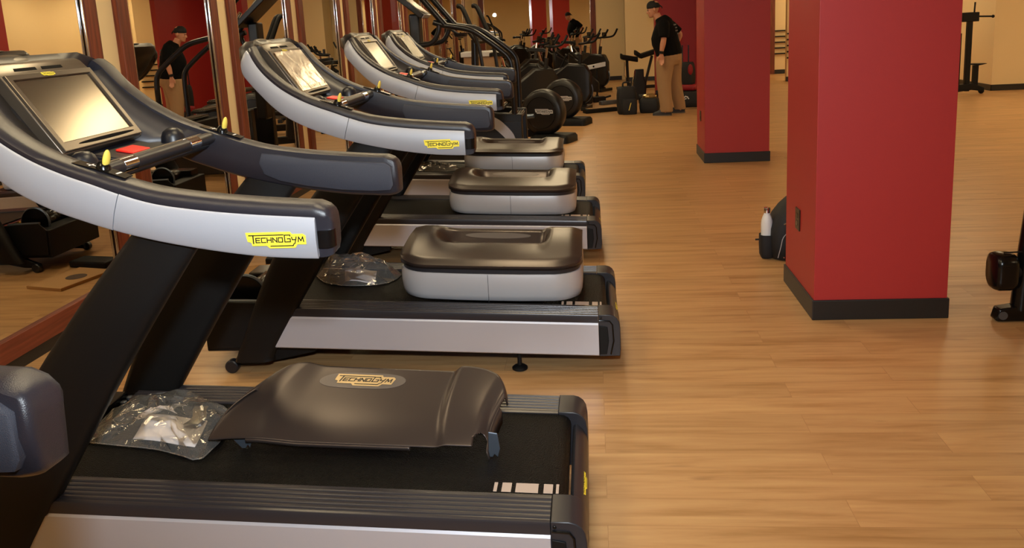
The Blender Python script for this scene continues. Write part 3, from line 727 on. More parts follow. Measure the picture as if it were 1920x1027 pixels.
# ------------------------------------------------------------------ film and bags
def film(i, label, amp, seed):
    t = None
    rnd = random.Random(seed); rows = []
    for a in range(25):
        row = []
        for b in range(33):
            s = .032 + .215 * a / 24; v = WD / 2 - .186 + .372 * b / 32
            n = .0045 + amp * (1 + noise.noise(Vector((a * .16 + seed, b * .10, seed)))) + (amp * 1.2 if abs(math.sin(b * .33 + a * .21 + seed)) > .985 else 0) + (amp * rnd.random() if a in (0, 1, 23, 24) else 0)
            row.append(TW(i, *B0(s, v, n)))
        rows.append(row)
    mb = MB(); mb.grid(rows); o = mb.build('protective_film', M_FILM, angle=180)
    return tag(o, label, 'film', 'protective films on the screens')
film(1, 'wrinkled clear protective film over the second whole treadmill screen', .0016, 3)
film(3, 'wrinkled clear protective film over the farthest treadmill screen', .0022, 5)
def polybag(i, cx, cy, outline, hgt, label, seed, zb=.277, peak=(0, 0)):
    rnd = random.Random(seed); t = thing('plastic_bag', label, 'plastic bag', TW(i, 0, 0, 0), TA, 'clear plastic bags on the belts')
    O = catmull([p for p in outline + [outline[0]]], 2)[:-1]; n = len(O); K = 8
    vs = []; fs = []
    for k in range(K):
        r = 1 - k / K
        for (x, y) in O:
            px = cx + (x - cx) * r + peak[0] * (1 - r); py = cy + (y - cy) * r + peak[1] * (1 - r)
            h = hgt * (1 - r ** 3.0) * (.62 + .95 * noise.noise(Vector((px * 7.5 + seed, py * 7.5, seed))) + .25)
            j = .014 if k else .003
            z = zb + dk(px) + .003 + max(0, h + rnd.uniform(-j, j))
            vs.append((px + rnd.uniform(-j, j) * .7, py + rnd.uniform(-j, j) * .7, z))
    vs.append((cx + peak[0], cy + peak[1], zb + dk(cx) + hgt))
    for k in range(K - 1):
        for q in range(n):
            w2 = (q + 1) % n
            if rnd.random() < .5: fs += [(k * n + q, k * n + w2, (k + 1) * n + w2), (k * n + q, (k + 1) * n + w2, (k + 1) * n + q)]
            else: fs += [(k * n + q, k * n + w2, (k + 1) * n + q), (k * n + w2, (k + 1) * n + w2, (k + 1) * n + q)]
    for q in range(n): fs.append(((K - 1) * n + q, (K - 1) * n + (q + 1) % n, K * n))
    mb = MB(); mb.add(vs, fs); mb.build('film_skin', M_BAG, t, angle=12)
    # heat-sealed hem of doubled film
    mb = MB(); mb.tube([(x, y, zb + dk(x) + .004) for x, y in O + [O[0]]], .0022, 6); mb.build('sealed_hem', M_BAG, t, angle=60)
    return t
def leaflet(i, quad, z, label, grp, fold=.004):
    mb = MB(); rows = []
    for a in range(7):
        row = []
        for b in range(7):
            u, v = a / 6, b / 6
            p = [(1 - u) * ((1 - v) * quad[0][q] + v * quad[1][q]) + u * ((1 - v) * quad[3][q] + v * quad[2][q]) for q in (0, 1)]
            row.append(TW(i, p[0], p[1], z + dk(p[0]) + fold * math.sin(u * 5) + .012 * v * v))
        rows.append(row)
    mb.grid(rows); o = mb.build('instruction_leaflet', M_PAPER, angle=180, solid=.002); return tag(o, label, 'leaflet', grp)
polybag(0, -1.27, .47, [(-1.47, .33), (-1.50, .43), (-1.50, .58), (-1.44, .68), (-1.33, .70), (-1.22, .64), (-1.10, .56), (-1.055, .46), (-1.06, .26), (-1.12, .265), (-1.22, .30), (-1.34, .315)], .065, 'clear crumpled plastic bag with papers, left of the brown lid on the nearest belt', 11)
leaflet(0, [(-1.33, .352), (-1.36, .50), (-1.14, .475), (-1.115, .325)], .284, 'white leaflet inside the clear bag on the nearest belt', 'leaflets in the plastic bags')
mb = MB(); mb.grid([[TW(0, -1.20 + .012 * math.sin(k), .43 + .022 * k, .300 + dk(-1.2) + .002 * k), TW(0, -1.15 + .012 * math.sin(k), .425 + .022 * k, .303 + dk(-1.2) + .002 * k)] for k in range(6)])
o = mb.build('tape_strip', mat('tan_tape', rgb(140, 120, 78), .4), angle=180, solid=.002); tag(o, 'short tan tape strip crossing the leaflet in the nearest plastic bag', 'tape')
polybag(1, -1.24, .52, [(-1.43, .50), (-1.45, .62), (-1.42, .76), (-1.33, .82), (-1.22, .80), (-1.10, .70), (-1.00, .55), (-1.04, .41), (-1.14, .36), (-1.26, .355), (-1.36, .40)], .085, 'clear crumpled plastic bag with papers, on the belt of the film-covered treadmill', 21, peak=(.03, .05))
leaflet(1, [(-1.25, .40), (-1.30, .57), (-1.13, .56), (-1.10, .385)], .288, 'white leaflet inside the clear bag on the film-covered treadmill\'s belt', 'leaflets in the plastic bags', .006)
polybag(3, -1.22, .34, [(-1.40, .26), (-1.42, .40), (-1.36, .55), (-1.22, .52), (-1.08, .38), (-.98, .28), (-1.05, .20), (-1.20, .17), (-1.32, .20)], .05, 'small shiny plastic bag on the belt of the farthest treadmill', 31)
# ------------------------------------------------------------------ stair climber behind the treadmills
M_TUBE = mat('black_tube', rgb(26, 26, 29), 0.3, 0.2)
M_DISC = mat('shroud_black', rgb(24, 23, 23), 0.38, 0.1)
M_GOLDEDGE = mat('tread_grey', rgb(120, 112, 100), 0.35, 0.6)
t = thing('stair_climber', 'black stair climber with tube handrails beyond the farthest treadmill', 'stair climber', (0, 9.2, 0))
mb = MB(); mb.prism([(-1.95, .03), (-.79, .03), (-.79, .575), (-1.05, .60), (-1.95, .75)], 0, .10); mb.prism([(-1.95, .03), (-.79, .03), (-.79, .575), (-1.05, .60), (-1.95, .75)], .62, .72)
mb.build('side_housing', M_DISC, t, bevel=.012)
mb = MB(); mb.box(-.99, -.80, -.012, 0, .06, .50); mb.build('side_cover', M_BLUE, t, bevel=.004)
for k in range(5):
    x = -.80 - .20 * k; z = .52 + .0 * k
    mb = MB(); mb.box(x - .17, x, .10, .62, z + .10 * k, z + .03 + .10 * k); st = mb.build('step', M_DISC, t, bevel=.004)
    for q in range(6):
        mb = MB(); mb.box(x - .16 + .027 * q, x - .148 + .027 * q, .11, .61, z + .03 + .10 * k, z + .044 + .10 * k); mb.build('tread_rib', M_GOLDEDGE, st, angle=0)
mb = MB(); Q = catmull([(-1.10, .56, .49), (-1.02, .51, .43), (-.93, .42, .34), (-.88, .34, .27), (-.86, .24, .18), (-.855, .10, .05)], 4)
mb.loft([[(x, -.03, a), (x + .03, -.03, a + .012), (x + .03, -.013, a + .012), (x, -.013, a)] for x, a, b in Q]); 
mb = MB(); mb.loft([[(x, -.032, a), (x - .055, -.032, b - .012), (x - .055, -.013, b - .012), (x, -.013, a)] for x, a, b in Q]); mb.build('silver_strut', M_SILVER2, t, angle=50)
for y in (.03, .70):
    p = catmull([(-1.70, y, 1.60), (-1.58, y, 1.56), (-1.31, y, 1.50), (-1.14, y, 1.39), (-.99, y, 1.27), (-.91, y, 1.19), (-.875, y, 1.08), (-.87, y, .80), (-.87, y, .56)], 5)
    mb = MB(); mb.tube(p, .030, 12); mb.build('handrail', M_TUBE, t, angle=60)
    p = catmull([(-1.64, y, 1.58), (-1.65, y, 1.50), (-1.71, y, 1.40), (-1.80, y, 1.365), (-2.02, y, 1.36)], 5)
    mb = MB(); mb.tube(p, .028, 12); mb.build('grab_bar', M_TUBE, t, angle=60)
    mb = MB(); mb.tube([(-1.58, y, 1.57), (-1.70, y, 1.72), (-1.86, y, 1.92), (-1.98, y, 2.02)], .034, 12); mb.build('console_arm', M_TUBE, t, angle=60)
mb = MB(); mb.tube([(-1.66, .30, 1.595), (-1.76, .30, 1.72), (-1.83, .30, 1.82)], .022, 12); mb.build('chrome_grip', M_CHROME, t, angle=60)
mb = MB(); mb.box(-2.02, -1.90, .27, .45, .6, 1.70); mb.build('mast', M_DISC, t, bevel=.02)
Mx = Matrix.Translation((-2.06, .30, 1.86)) @ Matrix.Rotation(math.radians(40), 4, 'Y')
mb = MB(); mb.box(-.34, .30, -.20, .22, -.03, .03, Mx); dsp = mb.build('display', M_DISC, t, bevel=.01)
mb = MB(); mb.box(-.30, .26, -.17, .19, .031, .033, Mx); mb.build('display_glass', M_SCREEN, dsp, angle=0)
mb = MB(); mb.box(.296, .306, -.18, .20, -.012, .028, Mx); mb.build('display_edge', M_SILVER2, dsp, angle=0)
mb = MB(); mb.lathe([(.02, 0), (.07, .01), (.085, .05), (.078, .05), (.06, .02), (.02, .012)], 20, Matrix.Translation((-1.46, .36, 1.42))); mb.tube([(-1.58, .36, 1.52), (-1.46, .36, 1.44)], .014); mb.build('cup_tray', M_BLUE, t)

# ------------------------------------------------------------------ elliptical trainers with round shrouds
def build_elliptical(label, x, y, yaw):
    t = thing('elliptical_trainer', label, 'elliptical trainer', (x, y, 0), yaw, 'elliptical trainers beyond the stair climber')
    # round shroud, axis along y
    My = Matrix.Translation((0, 0, .385)) @ Matrix.Rotation(PI / 2, 4, 'X')
    mb = MB(); mb.lathe([(.01, .0), (.20, .0), (.262, -.008), (.292, -.03), (.302, -.07), (.302, -.13), (.292, -.17), (.262, -.192), (.01, -.20)], 48, My)
    sh = mb.build('round_shroud', M_DISC, t, angle=50)
    mb = MB(); mb.tube([(.205 * math.cos(a), -.0012, .385 + .205 * math.sin(a)) for a in [2 * PI * k / 40 for k in range(41)]], .004, 6); mb.build('shroud_ring', M_BLACK, sh)
    logo(sh, (-.08, -.002, .365), (1, 0, .0), (0, 0, 1), .255, .072, M_LOGOW, M_INK)
    mb = MB()
    for fx in (0,):
        mb.loft([[(p[0] + .13, p[1] + .1, z) for p in rrect(.27 * k, .20 * k, .06)] for z, k in ((0, 1), (.07, 1), (.10, .93), (.105, .8))])
    mb.build('rear_foot', M_BLACKM, t, angle=50)
    mb = MB(); mb.box(-1.10, .1, .05, .15, .06, .16); mb.box(-1.12, -1.0, -.25, .45, 0, .08); mb.build('base_frame', M_BLACKM, t, bevel=.01)
    mb = MB(); mb.tube([(-.95, .1, .12), (-1.0, .1, .7), (-.98, .1, 1.35)], [.07, .055, .045], 14); mb.build('mast', M_TUBE, t)
    Mx = Matrix.Translation((-.95, .1, 1.42)) @ Matrix.Rotation(math.radians(52), 4, 'Y')
    mb = MB(); mb.box(-.16, .14, -.15, .15, -.03, .02, Mx); cn = mb.build('console', M_DISC, t, bevel=.015)
    mb = MB(); mb.box(-.12, .10, -.12, .12, .021, .023, Mx); mb.build('screen', M_SCREEN, cn, angle=0)
    for s, lean in ((-.22, 0), (.10, .04)):
        mb = MB(); mb.tube(catmull([(-.62 + lean, s, .30), (-.68 + lean, s, .85), (-.74 + lean, s, 1.28), (-.84 + lean, s, 1.52), (-.95 + lean, s, 1.76), (-1.02 + lean, s, 1.79)], 4), .024, 10); lv = mb.build('lever_arm', M_TUBE, t)
        mb = MB(); mb.tube(catmull([(-.815 + lean, s, 1.47), (-.86 + lean, s, 1.57), (-.95 + lean, s, 1.765), (-1.02 + lean, s, 1.795)], 4), .031, 10); mb.build('hand_grip', M_BLACKM, lv)
        mb = MB(); mb.tube([(-.62 + lean, s, .30), (-.05, s * .6 + .04, .36)], .03, 10); ft = mb.build('pedal_beam', M_STEEL, t)
        mb = MB(); mb.box(-.62, -.25, s - .07, s + .07, .36, .40); mb.build('pedal', M_BLACKM, ft, bevel=.01)
    return t
e0 = build_elliptical('elliptical trainer with round black shroud, nearer of the two by the aisle', -.70, 11.0, math.radians(-22))
e1 = dup(e0, (-.50, 12.75, 0), math.radians(-18), 'elliptical trainer with round black shroud, farther of the two, partly hidden by the nearer', 'elliptical trainers beyond the stair climber')
for ch in list(e1.children):
    if ch.name.startswith(('lever_arm', 'mast', 'console')):
        for g in list(ch.children): bpy.data.objects.remove(g)
        bpy.data.objects.remove(ch)

# ------------------------------------------------------------------ exercise bikes in the dark cluster
def build_bike(label, x, y, yaw):
    t = thing('exercise_bike', label, 'exercise bike', (x, y, 0), yaw, 'exercise bikes crowded by the back mirror')
    mb = MB()
    for px in (-.5, .45): mb.box(px - .04, px + .04, -.25, .25, 0, .06)
    mb.tube([(-.5, 0, .06), (.45, 0, .06)], .035, 10); mb.tube([(-.45, 0, .08), (-.05, 0, .55), (.30, 0, .20)], .04, 10); mb.tube([(-.05, 0, .55), (.32, 0, .85)], .032, 10); mb.tube([(-.32, 0, .25), (-.42, 0, .95)], .035, 10)
    mb.build('frame', M_DISC, t, bevel=.004)
    mb = MB(); mb.lathe([(.02, -.02), (.22, -.02), (.235, -.012), (.235, .012), (.22, .02), (.02, .02)], 32, Matrix.Translation((-.38, 0, .33)) @ Matrix.Rotation(PI / 2, 4, 'X')); fw = mb.build('flywheel', M_BLACK, t, angle=40)
    mb = MB(); mb.tube([(-.38 + .236 * math.cos(a), 0, .33 + .236 * math.sin(a)) for a in [2 * PI * k / 32 for k in range(33)]], .012, 8); mb.build('flywheel_rim', M_STEEL, fw)
    mb = MB(); mb.loft([[(x, -w_, z0), (x, w_, z0), (x, w_, z1), (x, -w_, z1)] for x, w_, z0, z1 in ((-.60, .05, .30, .62), (-.5, .085, .12, .78), (-.2, .09, .14, .80), (.05, .085, .2, .62), (.32, .06, .30, .78), (.38, .05, .5, .84))]); mb.build('body_shroud', M_DISC, t, angle=50, bevel=.03)
    mb = MB(); mb.lathe([(.02, -.04), (.13, -.04), (.14, 0), (.13, .04), (.02, .04)], 24, Matrix.Translation((-.02, -.07, .36)) @ Matrix.Rotation(PI / 2, 4, 'X')); mb.build('chain_guard', M_TANP, t, angle=40)
    mb = MB(); mb.tube([(.28, 0, .78), (.34, 0, 1.02)], .022, 10); sp = mb.build('seat_post', M_CHROME, t)
    mb = MB(); rings = []
    for q, (u, hw, zz) in enumerate(((.20, .02, 0), (.24, .03, .02), (.34, .045, .03), (.42, .10, .035), (.48, .12, .04), (.52, .09, .03))):
        rings.append([(u, -hw, 1.03 + zz - .03), (u, -hw * .8, 1.05 + zz), (u, 0, 1.055 + zz), (u, hw * .8, 1.05 + zz), (u, hw, 1.03 + zz - .03), (u, 0, 1.02 + zz - .03)])
    mb.loft(rings); mb.build('saddle', M_BLACKM, t, angle=60)
    mb = MB(); mb.tube([(-.40, 0, .9), (-.44, 0, 1.12)], .022, 10); hp = mb.build('handlebar_post', M_CHROME, t)
    mb = MB(); mb.tube(catmull([(-.72, -.20, 1.30), (-.62, -.21, 1.16), (-.46, -.18, 1.13), (-.44, 0, 1.13), (-.46, .18, 1.13), (-.62, .21, 1.16), (-.72, .20, 1.30)], 4), .020, 10); mb.build('handlebar', M_BLACKM, t)
    mb = MB(); mb.box(-.53, -.50, -.08, .08, 1.14, 1.24); mb.build('display', M_BLACK, t, bevel=.008)
    for s in (-1, 1):
        mb = MB(); mb.tube([(-.02, s * .06, .36), (-.02 + s * .10, s * .08, .36 - s * .13)], .014, 8); ck = mb.build('crank', M_CHROME, t)
        mb = MB(); px, pz = -.02 + s * .10, .36 - s * .13; mb.box(px - .05, px + .05, s * .09, s * .18, pz - .012, pz + .012) if s > 0 else mb.box(px - .05, px + .05, -.18, -.09, pz - .012, pz + .012); mb.build('pedal', M_BLACKM, ck, bevel=.004)
    return t
M_TANP = mat('tan_plate', rgb(176, 140, 96), .45)
b0 = build_bike('exercise bike nearest the stair climber handrails, in the dark cluster of bikes', -1.15, 13.9, math.radians(200))
BG = 'exercise bikes crowded by the back mirror'
dup(b0, (-.62, 15.0, 0), math.radians(165), 'exercise bike in the middle of the dark cluster, before the mirror', BG)
dup(b0, (-1.50, 17.4, 0), math.radians(215), 'exercise bike at the back of the dark cluster, partly hidden', BG)
dup(b0, (-.20, 18.6, 0), math.radians(150), 'exercise bike at the right of the dark cluster, behind the white rail', BG)
dup(b0, (-1.35, 15.6, 0), math.radians(170), 'exercise bike at the left of the dark cluster, behind the handrails of the stair climber', BG)
dup(b0, (-.55, 19.4, 0), math.radians(205), 'farthest exercise bike of the dark cluster, close to the back mirror', BG)

# rower: sloping black body and white rail
t = thing('rowing_machine', 'rowing machine with white rail pointing right, before the back mirror', 'rowing machine', (-.42, 17.0, 0), math.radians(6))
mb = MB(); mb.loft([[(x, -w_, z0), (x, w_, z0), (x, w_, z1), (x, -w_, z1)] for x, w_, z0, z1 in ((-.45, .10, .36, .56), (-.2, .16, .26, .62), (.1, .16, .20, .58), (.40, .12, .12, .42), (.52, .08, .10, .30))]); mb.build('body', M_DISC, t, bevel=.03, angle=50)
mb = MB(); mb.loft([[(x, -.03, z), (x, .03, z), (x, .03, z + .085), (x, -.03, z + .085)] for x, z in ((.28, .545), (.66, .605))]); rl = mb.build('slide_rail', M_LOGOW, t, bevel=.006)
mb = MB(); mb.cyl((.42, -.031, .61), (.42, -.034, .61), .018); mb.build('rail_hole', M_BLACK, rl)
mb = MB(); mb.box(.46, .50, -.15, .15, 0, .04); mb.box(.465, .495, -.03, .03, .03, .56); mb.box(-.40, -.34, -.2, .2, 0, .04); mb.box(-.39, -.35, -.04, .04, .03, .42); mb.build('foot_bar', M_BLACKM, t, bevel=.005)
mb = MB(); mb.tube([(-.25, 0, .58), (-.10, 0, .86)], .02, 8); mb.tube([(-.10, -.22, .86), (-.10, .22, .86)], .016, 8); mb.build('handle', M_BLACKM, t)
mb = MB(); mb.box(.10, .24, -.035, .035, .57, .60); mb.build('label_plate', M_LOGOW, t, angle=0)
# low grey table-like platform behind the climber
t = thing('equipment_platform', 'low grey-topped equipment platform against the left wall behind the stair climber', 'platform', (-1.78, 14.4, 0))
mb = MB(); mb.box(-.40, .25, -.3, .3, 1.02, 1.10); mb.build('top', M_LOGOW, t, bevel=.008)
mb = MB(); mb.box(-.36, .21, -.26, .26, .0, 1.02); mb.build('body', M_TANP, t, bevel=.01)

# ------------------------------------------------------------------ luggage and things on the floor by the man
M_NYL = mat('black_nylon', rgb(22, 22, 25), .7, bump=.4, bscale=300)
M_REDN = mat('red_nylon', rgb(150, 22, 30), .6)
M_GOLDF = mat('foil_tan', rgb(176, 146, 96), .22, .6)
def softbox(name, hx, hy, hz, r, m, parent, M=None, puff=.06):
    rings = []
    for z, k in ((0, .90), (.04, .98), (.35, 1 + puff), (.7, 1 + puff * .8), (.92, .94), (1, .80)):
        rings.append([(x * k, y * k, z * hz) for x, y in rrect(hx, hy, r)])
    mb = MB(); mb.loft(rings); return mb.build(name, m, parent, angle=60, M=M)
t = thing('backpack', 'black backpack standing on the floor left of the man, pale reflective strip', 'backpack', (.52, 13.95, 0), .1)
bd = softbox('body', .15, .12, .44, .06, M_NYL, t)
softbox('front_pocket', .12, .05, .25, .04, M_NYL, t, Matrix.Translation((.02, -.13, 0)))
mb = MB(); mb.loft([[(.0, -.192, .07), (.012, -.192, .07), (.012, -.187, .07), (.0, -.187, .07)], [(.035, -.188, .19), (.047, -.188, .19), (.047, -.183, .19), (.035, -.183, .19)]]); mb.build('reflective_strip', M_YELJ, t, angle=0)
mb = MB(); mb.tube(catmull([(-.06, 0, .43), (-.05, 0, .50), (.04, 0, .50), (.06, 0, .43)], 4), .014, 8); mb.build('carry_loop', M_NYL, t)
t = thing('tool_bag', 'black tool bag right of the standing backpack, shiny film on top', 'bag', (.89, 14.0, 0), -.2)
softbox('body', .15, .12, .24, .05, M_NYL, t)
mb = MB(); mb.ball((0, 0, .26), .12, .09, .05, 12, 8); mb.build('film_bundle', M_GOLDF, t, angle=10)
t = thing('folded_board', 'long flat tan-topped machine panel lying on the floor left of the backpack', 'panel', (.10, 14.35, 0), math.radians(24))
mb = MB(); mb.box(-.30, .27, -.08, .08, 0, .07); mb.build('tray', M_BLACKM, t, bevel=.012)
mb = MB(); mb.box(-.25, .24, -.06, .06, .0705, .078); mb.build('top_plate', M_TANP, t, bevel=.003)
t = thing('loose_rail', 'grey metal bar lying on the floor behind the tan-topped panel', 'bar', (.28, 15.6, 0), math.radians(35))
mb = MB(); mb.box(-.22, .22, -.05, .05, 0, .07); mb.build('bar', M_STEEL, t, bevel=.01)
t = thing('rolled_mat', 'black rolled mat on the floor behind the backpack, at the man\'s feet', 'mat', (.96, 15.45, 0))
mb = MB(); mb.lathe([(.02, -.17), (.075, -.17), (.085, -.16), (.085, .16), (.075, .17), (.02, .17)], 24, Matrix.Translation((0, 0, .085)) @ Matrix.Rotation(PI / 2, 4, 'Y')); mb.build('roll', M_BLACKM, t, angle=50)
t = thing('gear_bag', 'dark gear bag with a yellow strip on the floor, left of the tan-topped panel', 'bag', (-.22, 15.9, 0), .2)
softbox('body', .17, .14, .34, .06, M_NYL, t)
mb = MB(); mb.loft([[(-.08, -.16, .06), (-.062, -.16, .06), (-.062, -.155, .06), (-.08, -.155, .06)], [(-.13, -.162, .20), (-.112, -.162, .20), (-.112, -.157, .20), (-.13, -.157, .20)]]); mb.build('yellow_strip', M_YELJ, t, angle=0)
t = thing('machine_part', 'small dark machine part on the floor right of the yellow-striped bag', 'machine part', (.10, 16.1, 0), .3)
mb = MB(); mb.box(-.14, .10, -.07, .07, 0, .10); mb.tube([(.08, 0, .07), (.22, 0, .10)], .02, 8); mb.build('casting', M_BLACKM, t, bevel=.02)
t = thing('floor_column', 'short black post assembly standing behind the backpack', 'post', (.80, 16.3, 0), .2)
mb = MB(); mb.loft([[(x * k + .10 * z, y * k, z) for x, y in rrect(.15, .12, .05)] for z, k in ((0, 1), (.3, .95), (.42, .6), (.56, .5))]); mb.build('post_body', M_NYL, t, angle=50)
mb = MB(); mb.tube([(-.12, -.1, .18), (-.06, -.12, .55)], .012, 8); mb.build('chrome_rod', M_CHROME, t)
t = thing('weight_bench', 'black padded weight bench behind the man, against the cream wall', 'bench', (.95, 18.5, 0), math.radians(8))
mb = MB(); mb.loft([[(x, y, z) for y, z in [(a, zc + b) for a, b in rrect(.15, .055, .05)]] for x, zc in ((-.36, .72), (-.34, .70), (-.05, .64), (-.03, .64))]); mb.build('seat_pad', M_BLACKM, t, angle=50)
mb = MB(); mb.loft([[(x, y, z) for y, z in [(a, zc + b) for a, b in rrect(.15, .05, .045)]] for x, zc in ((-.06, .78), (.05, .70), (.42, .80), (.46, .81))]); mb.build('back_pad', M_BLACKM, t, angle=50)
mb = MB(); mb.tube([(-.24, 0, .64), (-.22, 0, .05)], .03, 10); mb.tube([(.30, 0, .70), (.12, 0, .05)], .03, 10); mb.tube([(-.4, 0, .05), (.5, 0, .05)], .035, 10); mb.box(-.44, -.38, -.25, .25, 0, .06); mb.box(.48, .54, -.25, .25, 0, .06); mb.build('frame', M_DISC, t, bevel=.004)
mb = MB(); mb.tube([(-.30, -.10, .60), (-.31, -.10, .30)], .018, 10); mb.build('chrome_tube', M_CHROME, t)
t = thing('trolley_bag', 'black and red trolley bag with raised handle, against the red wall behind the man', 'suitcase', (1.58, 14.75, .0), -.45)
softbox('upper_bag', .13, .11, .42, .05, M_NYL, t, Matrix.Translation((-.03, .02, .32)))
softbox('red_layer', .16, .12, .10, .04, M_REDN, t, Matrix.Translation((0, 0, .27)))
mb = MB(); mb.tube([(-.12, .09, .5), (-.12, .09, 1.02), (-.01, .09, 1.02), (-.01, .09, .5)], .011, 8); mb.build('pull_handle', M_TUBE, t)
mb = MB(); mb.ball((.08, -.08, .62), .045, .04, .09, 10, 8); mb.build('side_bottle', M_REDN, t)
t = thing('duffel_bag', 'black duffel bag with a small white emblem, under the trolley bag', 'duffel bag', (1.60, 14.62, 0), -.1)
softbox('body', .20, .13, .26, .07, M_NYL, t, None, .04)
mb = MB()
stroke(mb, [(-.10, .16), (-.07, .19), (-.04, .18), (-.02, .15)], .018, lambda p: Vector((p.x, -.142, p.y))); stroke(mb, [(-.09, .14), (-.06, .15)], .014, lambda p: Vector((p.x, -.142, p.y)))
mb.build('emblem', M_WHITE, t, angle=0, solid=.004)
mb = MB(); mb.box(-.14, .18, -.02, .0, 0, .004); o = mb.build('floor_strap', M_TUBE, angle=0); o.location = (1.62, 14.28, 0); tag(o, 'thin dark strap lying on the floor by the duffel bag', 'strap')

# ------------------------------------------------------------------ backpack and bottle behind the near pillar
t = thing('backpack', 'black backpack leaning behind the near red pillar, white bottle in its side pocket', 'backpack', (1.28, 5.42, 0))
rings = []
for z, xl, hy in ((0, -.165, .10), (.012, -.185, .12), (.10, -.20, .135), (.20, -.195, .135), (.28, -.17, .125), (.34, -.13, .11), (.385, -.09, .09), (.41, -.05, .05)):
    cx = (xl + .16) / 2; hx = (.16 - xl) / 2
    rings.append([(cx + x, y, z) for x, y in rrect(hx, hy, min(.07, hx * .8, hy * .8))])
mb = MB(); mb.loft(rings); mb.build('pack_body', M_NYL, t, angle=70)
mb = MB(); mb.loft([[(-.214 + x * k, -.03 + y * k, z) for x, y in rrect(.046, .050, .035)] for z, k in ((.008, .75), (.03, .95), (.10, 1.02), (.158, 1.0), (.160, .92), (.05, .9))]); mb.build('bottle_pocket', M_NYL, t, angle=60)
mb = MB(); mb.tube(catmull([(-.10, -.138, .20), (-.135, -.139, .16), (-.15, -.143, .10), (-.165, -.136, .03)], 4), .0025, 6); mb.build('piping', M_SILVER2, t)
for p, q in (((-.13, -.128, .243), (-.11, -.13, .252)), ((-.10, -.135, .232), (-.07, -.135, .235)), ((-.13, -.138, .035), (-.125, -.140, .03))):
    mb = MB(); mb.tube([p, q], .0045, 8); mb.build('zip_pull', M_CHROME, t)
mb = MB(); mb.tube([(-.255, -.03, .125), (-.285, -.03, .125)], .006, 8); mb.build('pocket_cord', M_NYL, t)
t = thing('water_bottle', 'white metal water bottle with steel cap in the backpack side pocket', 'bottle', (1.066, 5.39, .015))
mb = MB(); mb.lathe([(.030, 0), (.035, .006), (.0365, .02), (.0365, .205), (.034, .235), (.026, .262), (.0185, .278), (.0175, .288)], 28); mb.build('bottle_body', M_WHITE, t, angle=60)
mb = MB(); mb.lathe([(.0195, .284), (.0200, .290), (.0200, .312), (.0185, .318), (.006, .319)], 24); mb.build('bottle_cap', M_CHROME, t, angle=40)

# ------------------------------------------------------------------ bench machine cut by the right edge
t = thing('leg_curl_bench', 'black exercise bench with roller pad and floor tube, cut off at the right edge', 'bench', (1.93, 4.2, 0))
mb = MB(); mb.loft([[(px, y, .255 + z) for y, z in rrect(.075 * k, .092 * k, .05)] for px, k in ((-.025, .80), (-.018, .94), (0, 1.0), (.05, 1.0), (.07, .95), (.078, .80))]); rp = mb.build('roller_pad', M_BLACK, t, angle=50)
mb = MB(); mb.tube([(.07, 0, .25), (.16, 0, .25)], .035, 14); mb.tube([(.02, -.02, .352), (.2, -.02, .357)], .004, 8); mb.build('pad_axle', M_BLACKM, rp)
mb = MB(); mb.tube([(.125, .0, .06), (.14, .0, .35), (.185, .0, .95), (.20, 0, 1.2)], [.05, .045, .04, .035], 14); mb.build('post', M_BLACK, t)
mb = MB(); mb.loft([[(px, y, z) for y, z in rrect(.032, .03, .012)] for px in (.01, .9)], True); 
pts = [(.0, .015, .037), (.012, .0, .062), (.15, .0, .088), (.9, .0, .10)]
mb = MB(); mb.prism([(-.005, .010), (.01, .068), (.12, .085), (.9, .10), (.9, .006), (.01, .004)], -.035, .035); bt = mb.build('floor_tube', M_BLACK, t, bevel=.008)
mb = MB(); mb.cyl((.028, -.0355, .036), (.028, -.038, .036), .021, 24); mb.build('end_cap', M_STEEL, bt, angle=40)
mb = MB(); mb.box(.45, 1.2, -.14, .14, .42, .50); mb.build('bench_pad', M_BLACKM, t, bevel=.03)
mb = MB(); mb.box(.80, .86, -.03, .03, .09, .42); mb.build('pad_post', M_BLACK, t, angle=0)

# ------------------------------------------------------------------ rack in the right background
t = thing('machine_rack', 'black upright rack with bent bars, against the shaded cream wall at upper right', 'rack', (6.10, 14.8, 0))
mb = MB(); mb.box(-.01, .07, -.04, .04, .05, 1.30); mb.build('post', M_BLACKM, t, bevel=.008)
mb = MB(); mb.box(-.10, .16, -.05, .05, 1.18, 1.33); mb.build('head_block', M_BLACKM, t, bevel=.01)
mb = MB(); mb.tube([(.09, 0, 1.2), (.10, 0, 1.49)], .014, 8); mb.build('pin', M_BLACKM, t)
mb = MB(); mb.tube([(.14, 0, 1.26), (.38, -.02, 1.25)], .014, 8); mb.ball((.38, -.02, 1.25), .026, .026, .026, 10, 8); mb.build('arm_bar', M_BLACKM, t)
mb = MB(); mb.box(-.12, -.09, -.03, .03, .08, 1.0); mb.build('rear_post', M_BLACKM, t, bevel=.005)
mb = MB(); mb.prism([(-.14, .04), (-.14, .16), (.12, .18), (.30, .10), (.30, .04), (.1, .07)], -.05, .05); mb.ball((.27, 0, .045), .045, .05, .045, 12, 8); mb.build('base', M_BLACKM, t, bevel=.01)
mb = MB(); mb.box(.12, .20, -.03, .03, .12, .47); mb.loft([[(.05, -.06, .485), (.05, .06, .485), (.05, .06, .50), (.05, -.06, .50)], [(.17, -.09, .47), (.17, .09, .47), (.17, .09, .50), (.17, -.09, .50)], [(.32, -.04, .49), (.32, .04, .49), (.32, .04, .497), (.32, -.04, .497)]]); mb.build('step_plate', M_BLACKM, t)
